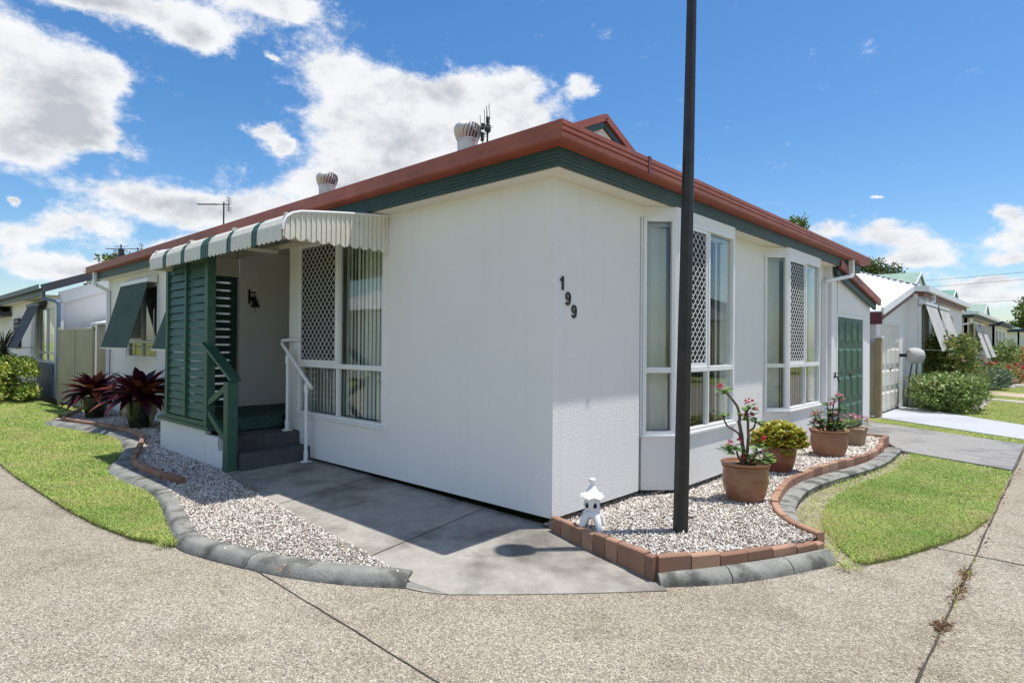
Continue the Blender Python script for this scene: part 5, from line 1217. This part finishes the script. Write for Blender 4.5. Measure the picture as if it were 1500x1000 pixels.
dpipe([(-16.35,-0.60,2.84),(-16.35,-0.60,2.62),(-16.05,-0.36,2.55),(-15.98,-0.34,2.50),(-15.98,-0.34,0.02)], 0.10, A, 'bluegrey')
window(A, (-18.85,-0.25,0), (1,0,0), 1.95, 0.95, 2.45, 1.20, [0.98], None, blind=None)
g = MB()
for i in range(9): g.box(-18.85+i*0.22,-18.66+i*0.22,-0.30,-0.26,0.02,0.90)
g.build('wall_cladding', 'bluegrey', A)
canvas(A, -19.6,-17.9,-0.42,2.52,-0.90,1.32,'canvas_grey','dark grey canvas blind',hood='roof_grey')
g = MB(); g.box(-22.5,-21.6,-0.33,-0.29,1.30,2.25)
o = g.build('wall_grille', 'dark', A)
g = MB()
for i in range(5): 
    for j in range(6): g.lathe([(0.06,0),(0.07,0.012),(0.05,0.012)],(0,0,0),8) if False else g.box(-22.47+i*0.18,-22.35+i*0.18,-0.345,-0.331,1.33+j*0.155,1.43+j*0.155)
g.build('grille_scroll', 'room', o)
# its carport end at the far left
g = MB(); g.box(-28.5,-23.4,-0.9,-0.6,2.52,2.72); g.box(-28.5,-23.4,-0.82,0.3,2.36,2.50); g.build('carport_beam', 'roof_grey', A)
antenna_yagi(A, (-18.7,2.2,3.9), 0.62, 1.0, (-0.74,-0.67,0.0), n=5, mat='black')
g = MB(); g.tube([(-29.0,4.4,4.8),(-29.0,4.4,6.0)],0.03,6)
for z in (5.3,5.5,5.7,5.9): g.tube([(-29.25,4.2,z),(-28.75,4.6,z)],0.012,5)
g.box(-29.1,-28.9,4.3,4.5,5.35,5.8); g.build('aerial', 'black', A)
# ------------------------------------------------------------------ foliage
def blob_pts(n, c, r, shell=0.75, lump=0.15, flat=0.0, p=2.0):
    d = RNG.normal(size=(n,3)); d = np.sign(d)*np.abs(d)**(2/p) if p != 2 else d
    nrm_ = (np.abs(d)**p).sum(1)**(1/p); d /= nrm_[:,None]
    k = RNG.uniform(shell,1.0,(n,1)); ph = RNG.uniform(0,6,3)
    lum = 1+lump*(np.sin(d[:,0:1]*6+ph[0])*np.cos(d[:,1:2]*7+ph[1])+np.sin(d[:,2:3]*8+ph[2])*0.6)
    P = d*k*lum*np.array(r)+np.array(c); return P
def shrub(name, loc, r, n, size, mat, label, cat='shrub', group=None, asp=0.5, p=2.4, lump=0.13, flower=None, stems=6, shell=0.7, zc=None):
    o = thing(name, label, cat, loc, 0, group); zc = r[2]*0.95 if zc is None else zc
    P = blob_pts(n, (0,0,zc), r, shell, lump, p=p); P = P[P[:,2] > 0.01]
    leaves('foliage', P, size, mat, o, asp=asp, up=0.35)
    P = blob_pts(max(60,n//5), (0,0,zc), [q*0.72 for q in r], 0.3, 0.1, p=p); P = P[P[:,2] > 0.01]; leaves('inner_foliage', P, size*1.6, mat, o, asp=0.8, up=0.2)
    g = MB()
    for k in range(stems):
        t = k*2.4; branch(g, (0.05*math.cos(t),0.05*math.sin(t),-0.02), (r[0]*0.55*math.cos(t),r[1]*0.55*math.sin(t),zc*1.1), 0.018, 0.006)
    g.build('stem', 'stem', o)
    if flower:
        fm, fn, fs = flower; F_ = blob_pts(fn, (0,0,zc), [q*1.0 for q in r], 0.95, lump, p=p); F_ = F_[F_[:,2] > 0.05]
        C = np.repeat(F_,6,0)+RNG.normal(0,fs*0.4,(len(F_)*6,3)); leaves('flower', C, fs, fm, o, asp=0.9, up=0.4)
    return o
shrub('hedge', (-17.6,-1.25,0.0), (1.75,0.62,0.56), 8500, 0.075, 'leaf_hedge', 'clipped yellow green hedge in front of the grey roofed house', 'hedge', p=4.5, lump=0.05, shell=0.82, asp=0.6)
def spiky(loc, h, n, label, ln=0.75):
    o = thing('spiky_plant', label, 'plant', loc); g = MB(); g.tube([(0,0,0),(0.02,0,h*0.6),(0,0.02,h)],[0.06,0.05,0.04],8); g.build('trunk', 'bark', o)
    V = []; F = []; R = []; b = 0
    for i in range(n):
        t = i*2.4; e = math.radians(random.uniform(-35,75)); pos = Vector((0,0,h-random.random()*0.3)); a = e; L_ = ln*random.uniform(.7,1.1); m = 5; r_ = random.random()
        for q in range(m+1):
            u = q/m; ww = 0.045*(1-u)**0.6+0.002; d_ = Vector((math.cos(t)*math.cos(a),math.sin(t)*math.cos(a),math.sin(a))); sd = Vector((-math.sin(t),math.cos(t),0))
            V += [pos-sd*ww/2, pos+sd*ww/2]; pos = pos+d_*L_/m; a -= 0.5/m
        for q in range(m): F.append((b+2*q,b+2*q+1,b+2*q+3,b+2*q+2)); R.append(r_)
        b += 2*(m+1)
    npmesh('leaf', np.array([tuple(v) for v in V]), np.array(F), 'yucca', np.array(R), o); return o
spiky((-19.6,-0.95,0), 1.35, 130, 'dark spiky leaved plant standing behind the hedge at the left edge')
# bushes by the second house
shrub('bush', (0.95,14.2,0), (0.80,1.05,0.48), 4200, 0.085, 'leaf_low', 'low bright green bush at the edge of the pale driveway', flower=('petal_pink',14,0.03), p=2.6)
shrub('bush', (0.72,16.3,0), (0.66,0.95,0.98), 5200, 0.10, 'leaf_bush', 'tall dark green bush with purple and pink flowers beside the grey blinds', flower=('petal_pink',16,0.05), lump=0.2)
shrub('bush', (0.85,18.3,0), (0.60,0.8,0.60), 2200, 0.09, 'leaf_bush', 'rounded bronze tinged bush just behind the tall flowering bush', lump=0.2)
shrub('bush', (0.60,22.2,0), (0.75,1.2,0.48), 2200, 0.09, 'leaf_grey', 'grey green spreading bush below the cream house', lump=0.15)
shrub('bush', (1.0,25.0,0), (0.6,1.0,0.38), 1400, 0.09, 'leaf_grey', 'low silvery bush at the end of the cream house garden bed', lump=0.15)
shrub('flower_bed', (0.9,31.5,0), (0.8,2.6,0.42), 2200, 0.10, 'leaf_low', 'low bed of bright red flowers in front of the blue roofed house', 'flower bed', flower=('leaf_red',90,0.10))
shrub('bush', (0.55,38.5,0), (0.75,1.2,1.05), 1800, 0.13, 'leaf_low', 'round green bush at the white post of the blue roofed house')
shrub('bush', (1.5,41.0,0), (0.9,1.8,0.85), 1500, 0.14, 'leaf_orange', 'orange and yellow croton bush at the right edge')
shrub('bush', (1.5,36.0,0), (0.7,1.5,0.42), 900, 0.11, 'leaf_grey', 'silver green ground plant below the croton bush')
def rock(x, y, r, lab, grp):
    g = MB(); g.lathe([(r*0.8,-0.03),(r,0.01),(r*0.85,r*0.45),(r*0.4,r*0.62),(0.01,r*0.65)], (0,0,0), 9, 0.12)
    g.v = [(p[0]*random.uniform(.85,1.15)*1.3,p[1]*random.uniform(.85,1.15),p[2]) for p in g.v]
    o = g.build('garden_rock', 'rock', None); o.location = (x,y,-0.01); o.rotation_euler = (0,0,random.uniform(0,3)); return tag(o, lab, 'rock', grp)
for i in range(9): rock(1.45-0.02*i+random.uniform(-.05,.05), 15.2+i*0.42, random.uniform(0.09,0.13), 'rough pale rock in the row edging the flowering bushes of the second house', 'rocks edging the second garden')
for i in range(7): rock(1.3+0.1*i, 26.3+random.uniform(-.1,.1)+0.5*i, random.uniform(0.12,0.16), 'pale rock in the row edging the grey green bushes beside the sandy driveway', 'rocks edging the third garden')
g = MB(); 
for i in range(12): g.box(1.3,1.5,29.0+i*0.5,29.46+i*0.5,-0.02,0.14)
tag(g.build('brick_edging', 'brick'), 'far brick edging in front of the red flowers', 'garden edging')

# ------------------------------------------------------------------ second house (white roof)
C2 = thing('house', 'second house along the street with a white ribbed roof and a cream panel door', 'house')
g = MB(); X2 = -0.05
wall_holes(g, (X2,11.55,0), (0,1,0), 0, 3.25, 0, 2.12, [(0.40,2.48,0,2.06)], 0.14)
g.add([(X2,11.55,2.12),(X2,14.8,2.12),(X2,14.8,2.93),(X2,11.55,2.36),(X2-0.14,11.55,2.12),(X2-0.14,14.8,2.12),(X2-0.14,14.8,2.93),(X2-0.14,11.55,2.36)], [(0,1,2,3),(7,6,5,4),(0,4,5,1),(1,5,6,2),(2,6,7,3),(3,7,4,0)])
g.box(-8,X2-0.141,11.55,11.67,0,2.34)
g.build('garage_wall', 'stucco_smooth', C2)
g = MB(); g.add([(X2+0.006,11.95,2.14),(X2+0.006,14.25,2.14),(X2+0.006,14.25,2.66),(X2+0.006,11.95,2.28)], [(0,1,2,3)]); g.build('textured_panel', 'stucco', C2)
panel_door(C2, X2-0.008, 11.955, 14.025, 0.02, 2.055, 'door_cream', 4, 4)
g = MB(); wall_holes(g, (0.2,14.81,0), (0,1,0), 0, 8.9, 0, 2.92, [(0.25,1.9,0.55,2.6),(2.3,4.1,0.55,2.6),(5,6.6,0.8,2.6)], 0.12); g.box(-0.1,0.199,14.80,14.92,0,2.9); g.box(-6,0.08,23.6,23.7,0,2.9); g.build('wall', 'stucco', C2)
for a, b in ((15.06,16.71),(17.11,18.91),(19.81,21.41)): window(C2, (0.2,a,0), (0,1,0), b-a, 0.57 if a < 19 else 0.8, 2.6, 1.1, [(b-a)/2], None, blind=None)
g = MB()
S1 = 0.21
roof_plane(g, [(-10,11.25,2.31),(0.10,11.25,2.31),(0.10,14.75,3.05),(0.35,15.0,3.10),(-3.4,22.1,4.60),(-10,22.1,4.60)], 0.04, (0,1,0), 0.35, (0.05,0.03))
roof_plane(g, [(0.35,15.0,3.10),(0.35,24,3.10),(-3.4,22.1,4.60)], 0.04, (-1,0,0), 0.35, (0.05,0.03))
roof_plane(g, [(0.35,24,3.10),(-10,24,3.1),(-10,22.1,4.6),(-3.4,22.1,4.60)], 0.04)
g.build('roof', 'roof_white', C2)
g = MB()
for i in range(16):                                                          # dark bars painted as the shadow gaps under the hip flashing
    t = (i+0.5)/16; p = Vector((0.35,15,3.12)).lerp(Vector((-3.4,22.1,4.62)),t); q = Vector((0.35,15,3.12)).lerp(Vector((-3.4,22.1,4.62)),t+0.03)
    g.bar(p+Vector((-0.10,-0.06,0.01)),q+Vector((-0.10,-0.06,0.01)),0.05,0.03)
g.build('hip_gap_shade', 'roof_grey', C2)
g = MB(); g.bar((0.13,11.25,2.30),(0.13,14.78,3.05),0.05,0.16,up=(0,-0.2,1)); sprof(g, [(0.10,14.78),(0.34,15.05),(0.34,24.0)], [(0,2.98),(0.10,2.98),(0.10,3.13),(0.08,3.13),(0.08,3.0),(0,3.0)]); g.build('gutter', 'white', C2)
g = MB(); g.bar((0.10,11.3,2.18),(0.10,14.76,2.91),0.05,0.12,up=(0,-0.2,1)); sprof(g, [(0.07,14.78),(0.30,15.05),(0.30,16.1)], [(0,2.86),(0.02,2.86),(0.02,2.99),(0,2.99)]); sprof(g, [(0.30,16.6),(0.30,23.9)], [(0,2.86),(0.02,2.86),(0.02,2.99),(0,2.99)]); g.box(-0.35,0.12,11.24,11.29,2.02,2.28); g.build('fascia', 'maroon', C2)
g = MB(); g.prism([(-1,14.85),(0.10,14.85),(0.31,15.05),(0.31,23.9),(-1,23.9)], 2.925, 2.945); g.build('soffit', 'soffit', C2)
dpipe([(0.36,16.35,3.0),(0.36,16.35,2.80),(0.24,15.0,2.62),(0.24,14.96,2.58),(0.24,14.96,0.0)], 0.08, C2)
canvas(C2, 14.95,16.75,0.36,2.66,0.72,1.45,'canvas_light','nearer pale grey canvas blind',hood='white',axis='x')
canvas(C2, 17.15,18.95,0.36,2.66,0.72,1.45,'canvas_light','farther pale grey canvas blind',hood='white',axis='x')
# hose reel
HR = thing('hose_reel', 'white wall mounted hose reel cover beside the cream garage door', 'hose reel', (0.28,14.05,1.32))
g = MB(); g.T = Matrix.Rotation(math.radians(35),4,'Z')@Matrix.Rotation(math.radians(90),4,'Y'); g.lathe([(0.05,-0.16),(0.15,-0.15),(0.185,-0.10),(0.195,0.0),(0.185,0.08),(0.14,0.17),(0.05,0.20)], (0,0,0), 28)
for k in range(9): t = PI*(k/8)-PI/2; g.tube([(0.187*math.cos(t),0.187*math.sin(t),-0.10),(0.199*math.cos(t),0.199*math.sin(t),0.0),(0.188*math.cos(t),0.188*math.sin(t),0.08),(0.145*math.cos(t),0.145*math.sin(t),0.17)], 0.010, 5)
g.T = Matrix.Rotation(math.radians(35),4,'Z')@Matrix.Rotation(math.radians(90),4,'Y'); g.build('reel_case', 'canvas_light', HR, smooth=True)
g = MB(); g.box(-0.40,-0.12,-0.05,0.05,-0.04,0.04); g.build('bracket', 'black', HR)
g = MB(); g.tube([(-0.05,0,-0.15),(-0.12,0,-0.6),(-0.16,0,-1.25)], 0.016, 8); g.tube([(0.05,0.02,-0.15),(0.0,0,-0.7),(-0.05,0,-1.28)], 0.016, 8); g.build('hose', 'green_deck', HR)
# side fence between the houses
F2 = thing('side_fence', 'short beige fence end post between the green and the cream garage doors', 'fence')
g = MB(); g.box(-0.02,0.10,11.28,11.42,-0.05,1.72); g.build('post', 'beige_post', F2, bevel=0.01)
g = MB(); g.box(-0.04,0.12,11.26,11.44,1.72,1.77); g.build('post_cap', 'white', F2)
g = MB(); g.box(-5,-0.02,11.32,11.37,0.02,1.6); g.build('fence_panel', 'fence', F2)

# ------------------------------------------------------------------ further houses of the same plan
def village_house(y0, m_roof, m_wall, m_gut, m_fas, label, blindmat=None, x0=0.0, depth=9.3, wins=((0.6,2.2),(3.0,4.8),(5.6,7.4))):
    h = thing('house', label, 'house'); ze = 3.0; g = MB()
    wall_holes(g, (x0,y0,0), (0,1,0), 0, depth, 0, 2.85, [(a,b,0.6,2.6) for a,b in wins], 0.12)
    wall_holes(g, (x0-9,y0,0), (1,0,0), 0, 9-0.0, 0, 2.85, [], 0.12); g.box(x0-9,x0-0.121,y0+depth-0.12,y0+depth-0.001,0,2.84); g.box(x0-3.2,x0-3.1,y0+0.13,y0+depth-0.13,0,2.84)
    g.build('wall', m_wall, h)
    for a, b in wins: window(h, (x0,y0+a,0), (0,1,0), b-a, 0.6, 2.6, 1.25, [(b-a)/2], None, blind=None)
    E = y0-0.4; Nn = y0+depth+0.4; ym = (E+Nn)/2; rz = ze+(ym-E)*0.445; xe = x0+0.4; gx = xe-2.9
    zg = ze+0.62*(rz-ze)*2.9/(ym-E)/0.62*0.62; yy = E+(zg-ze)/0.445
    g = MB()
    roof_plane(g, [(x0-9,E,ze),(xe,E,ze),(gx,yy,zg),(gx,ym,rz),(x0-9,ym,rz)], 0.04, (0,1,0), 0.35, (0.05,0.035))
    roof_plane(g, [(xe,Nn,ze),(x0-9,Nn,ze),(x0-9,ym,rz),(gx,ym,rz),(gx,Nn-(yy-E),zg)], 0.04, (0,-1,0), 0.35, (0.05,0.035))
    roof_plane(g, [(xe,E,ze),(xe,Nn,ze),(gx,Nn-(yy-E),zg),(gx,yy,zg)], 0.04, (-1,0,0), 0.35, (0.05,0.035))
    g.build('roof', m_roof, h)
    gablet(h, gx+0.05, E, zg, ym, rz+0.02, ym-yy, 'white', m_fas, 'stucco_smooth', m_roof)
    g = MB(); sprof(g, [(x0-9,E),(xe-0.1,E),(xe-0.1,Nn)], [(0,2.93),(0.13,2.93),(0.13,3.06),(0.10,3.06),(0.10,2.96),(0,2.96)]); g.build('gutter', m_gut, h)
    g = MB(); sprof(g, [(x0-9,E+0.06),(xe-0.16,E+0.06),(xe-0.16,Nn)], [(0,2.80),(0.03,2.80),(0.03,2.93),(0,2.93)]); g.build('fascia', m_fas, h)
    g = MB(); g.box(x0-9,xe-0.17,E+0.07,y0-0.001,2.82,2.84); g.box(x0+0.001,xe-0.17,y0,Nn-0.1,2.82,2.84); g.build('soffit', 'soffit', h)
    if blindmat:
        for a, b in wins[:2]: canvas(h, y0+a,y0+b, x0+0.16, 2.60, x0+0.62, 1.12, blindmat, hood='white', axis='x')
    return h
h3 = village_house(28.3, 'roof_green', 'stucco_cream', 'white', 'green', 'cream house with a pale green ribbed roof and long pale canvas blinds', 'canvas_light', x0=-0.1)
dpipe([(0.05,28.15,2.9),(0.05,28.15,2.6),(-0.7,28.22,2.4),(-0.7,28.22,0)], 0.1, h3)
village_house(41.0, 'roof_dgreen', 'stucco_smooth', 'roof_navy', 'roof_navy', 'white house with a navy gutter and dark green gable beyond the cream house', None, x0=-0.1)
village_house(58.0, 'roof_green', 'stucco_smooth', 'roof_navy', 'roof_navy', 'farthest house with a pale green ribbed gable roof', None, x0=0.2)
# houses across the two roads (seen only in the window reflections)
def plain_house(x0, x1, y0, y1, m_roof, m_wall, label, faces):
    h = thing('house', label, 'house'); g = MB(); 
    g.box(x0,x1,y0,y1,0,2.85); g.build('wall', m_wall, h)
    cx, cy = (x0+x1)/2, (y0+y1)/2; e = 0.5; g = MB(); 
    if (x1-x0) > (y1-y0): a, b = (x0-e+ (y1-y0)/2+e, cy), (x1+e-(y1-y0)/2-e, cy)
    else: a, b = (cx, y0-e+(x1-x0)/2+e), (cx, y1+e-(x1-x0)/2-e)
    z0, z1 = 2.95, 2.95+min(x1-x0,y1-y0)/2*0.45
    c = [(x0-e,y0-e,z0),(x1+e,y0-e,z0),(x1+e,y1+e,z0),(x0-e,y1+e,z0)]; A_, B_ = (*a,z1), (*b,z1)
    if (x1-x0) > (y1-y0):
        roof_plane(g,[c[0],c[1],B_,A_],0.04,(0,1,0),0.3,(0.05,0.03)); roof_plane(g,[c[2],c[3],A_,B_],0.04,(0,-1,0),0.3,(0.05,0.03)); roof_plane(g,[c[1],c[2],B_],0.04); roof_plane(g,[c[3],c[0],A_],0.04)
    else:
        roof_plane(g,[c[3],c[0],A_,B_],0.04,(1,0,0),0.3,(0.05,0.03)); roof_plane(g,[c[1],c[2],B_,A_],0.04,(-1,0,0),0.3,(0.05,0.03)); roof_plane(g,[c[0],c[1],A_],0.04); roof_plane(g,[c[2],c[3],B_],0.04)
    g.build('roof', m_roof, h)
    for f, pos in faces:
        for a0, w_ in pos:
            if f == '-x': window(h, (x0-0.062,a0+w_,0), (0,-1,0), w_, 0.8, 2.4, 1.3, [w_/2], None, blind=None)
            else: window(h, (a0+w_,y1+0.062,0), (-1,0,0), w_, 0.8, 2.4, 1.3, [w_/2], None, blind=None)
    return h
plain_house(11,20,14,24,'roof_white','stucco','white roofed house across the side street, mirrored in the bay windows',[('-x',((15.5,1.8),(19,1.8)))])
plain_house(11,20,28,38,'roof_grey','stucco_cream','grey roofed cream house across the side street, mirrored in the bay windows',[('-x',((29.5,1.8),(33,1.8)))])
plain_house(-24,-12,-19,-11,'roof_white','stucco','white roofed house across the front road, mirrored in the porch window',[('+y',((-22,1.8),(-18,1.8),(-15,1.8)))])

# ------------------------------------------------------------------ trees
def tree(loc, h, cr, n, mat, label, size=0.3, trunk=0.25, lumps=9, zlo=0.45, conif=False):
    o = thing('tree', label, 'tree', loc); g = MB(); top = h*0.9
    g.tube([(0,0,-0.2),(0.1,0,h*0.3),(0.0,0.1,h*0.6),(0.1,0,top)], [trunk,trunk*0.75,trunk*0.5,trunk*0.1], 8)
    cs = []
    for k in range(lumps):
        t = k*2.4; f = (k+0.5)/lumps; z = h*(zlo+(1-zlo)*0.85*f); r = cr*(0.65 if not conif else 0.75*(1-f*0.8))*random.uniform(.7,1.1)*(1 if f < .7 else .6)
        c = (r*math.cos(t), r*math.sin(t), z); cs.append(c); g.tube([(0,0,z*0.75),(c[0]*.5,c[1]*.5,z*0.92),c], [trunk*0.3,trunk*0.18,trunk*0.06], 6)
    g.build('trunk', 'bark', o)
    P = np.concatenate([blob_pts(n//lumps, c, (cr*0.42,cr*0.42,cr*0.32), 0.35, 0.25) for c in cs])
    leaves('crown', P, size, mat, o, asp=0.55, up=0.3); return o
tree((-15.5,51.5,0), 13.2, 2.8, 10000, 'leaf_tree_lt', 'treetop showing above the right eave of the corner house', 0.28, zlo=0.55)
tree((-22,116,0), 17.0, 6.5, 16000, 'leaf_tree', 'big dark pine like tree behind the white and green roofs', 0.5, 0.4, 16, 0.35)
tree((-66,15,0), 10.2, 4.2, 12000, 'leaf_tree_lt', 'leafy tree showing above the left end of the red gutter', 0.35, 0.3, 11, 0.4)
for i,(x,y,h_,l) in enumerate([(1,92,9,'bushy tree at the end of the street, left of the group'),(6.5,96,9.5,'bushy tree at the end of the street, in the middle of the group'),(12,90,9,'bushy tree at the end of the street, right of the group'),(2.6,75,5.0,'lower rounded tree at the end of the street beside the lawn')]):
    tree((x,y,0), h_, 4.2 if i < 3 else 2.0, 11000, 'leaf_tree_lt', l, 0.38, 0.3, 12, 0.15)
# power lines
PL = thing('power_pole', 'timber power pole beyond the end of the street', 'power pole', (22,100,0))
g = MB(); g.tube([(0,0,0),(0,0,13.5)], [0.2,0.14], 8); g.build('pole', 'bark', PL)
g = MB(); g.box(-1.2,1.2,-0.06,0.06,12.6,12.75); g.build('cross_arm', 'bark', PL)
for k,(z,lab) in enumerate([(12.8,'upper overhead wire crossing the sky at the right'),(11.8,'middle overhead wire crossing the sky at the right'),(9.0,'lowest overhead wire crossing the sky above the far trees')]):
    g = MB(); a = Vector((22,100,z)); b = Vector((-70,120,z+0.5)); pts = []
    for i in range(25): t = i/24; p = a.lerp(b,t); p.z -= 4*1.2*t*(1-t); pts.append(p)
    g.tube(pts, 0.022, 5); tag(g.build('power_line', 'post', None), lab, 'wire', 'overhead wires')
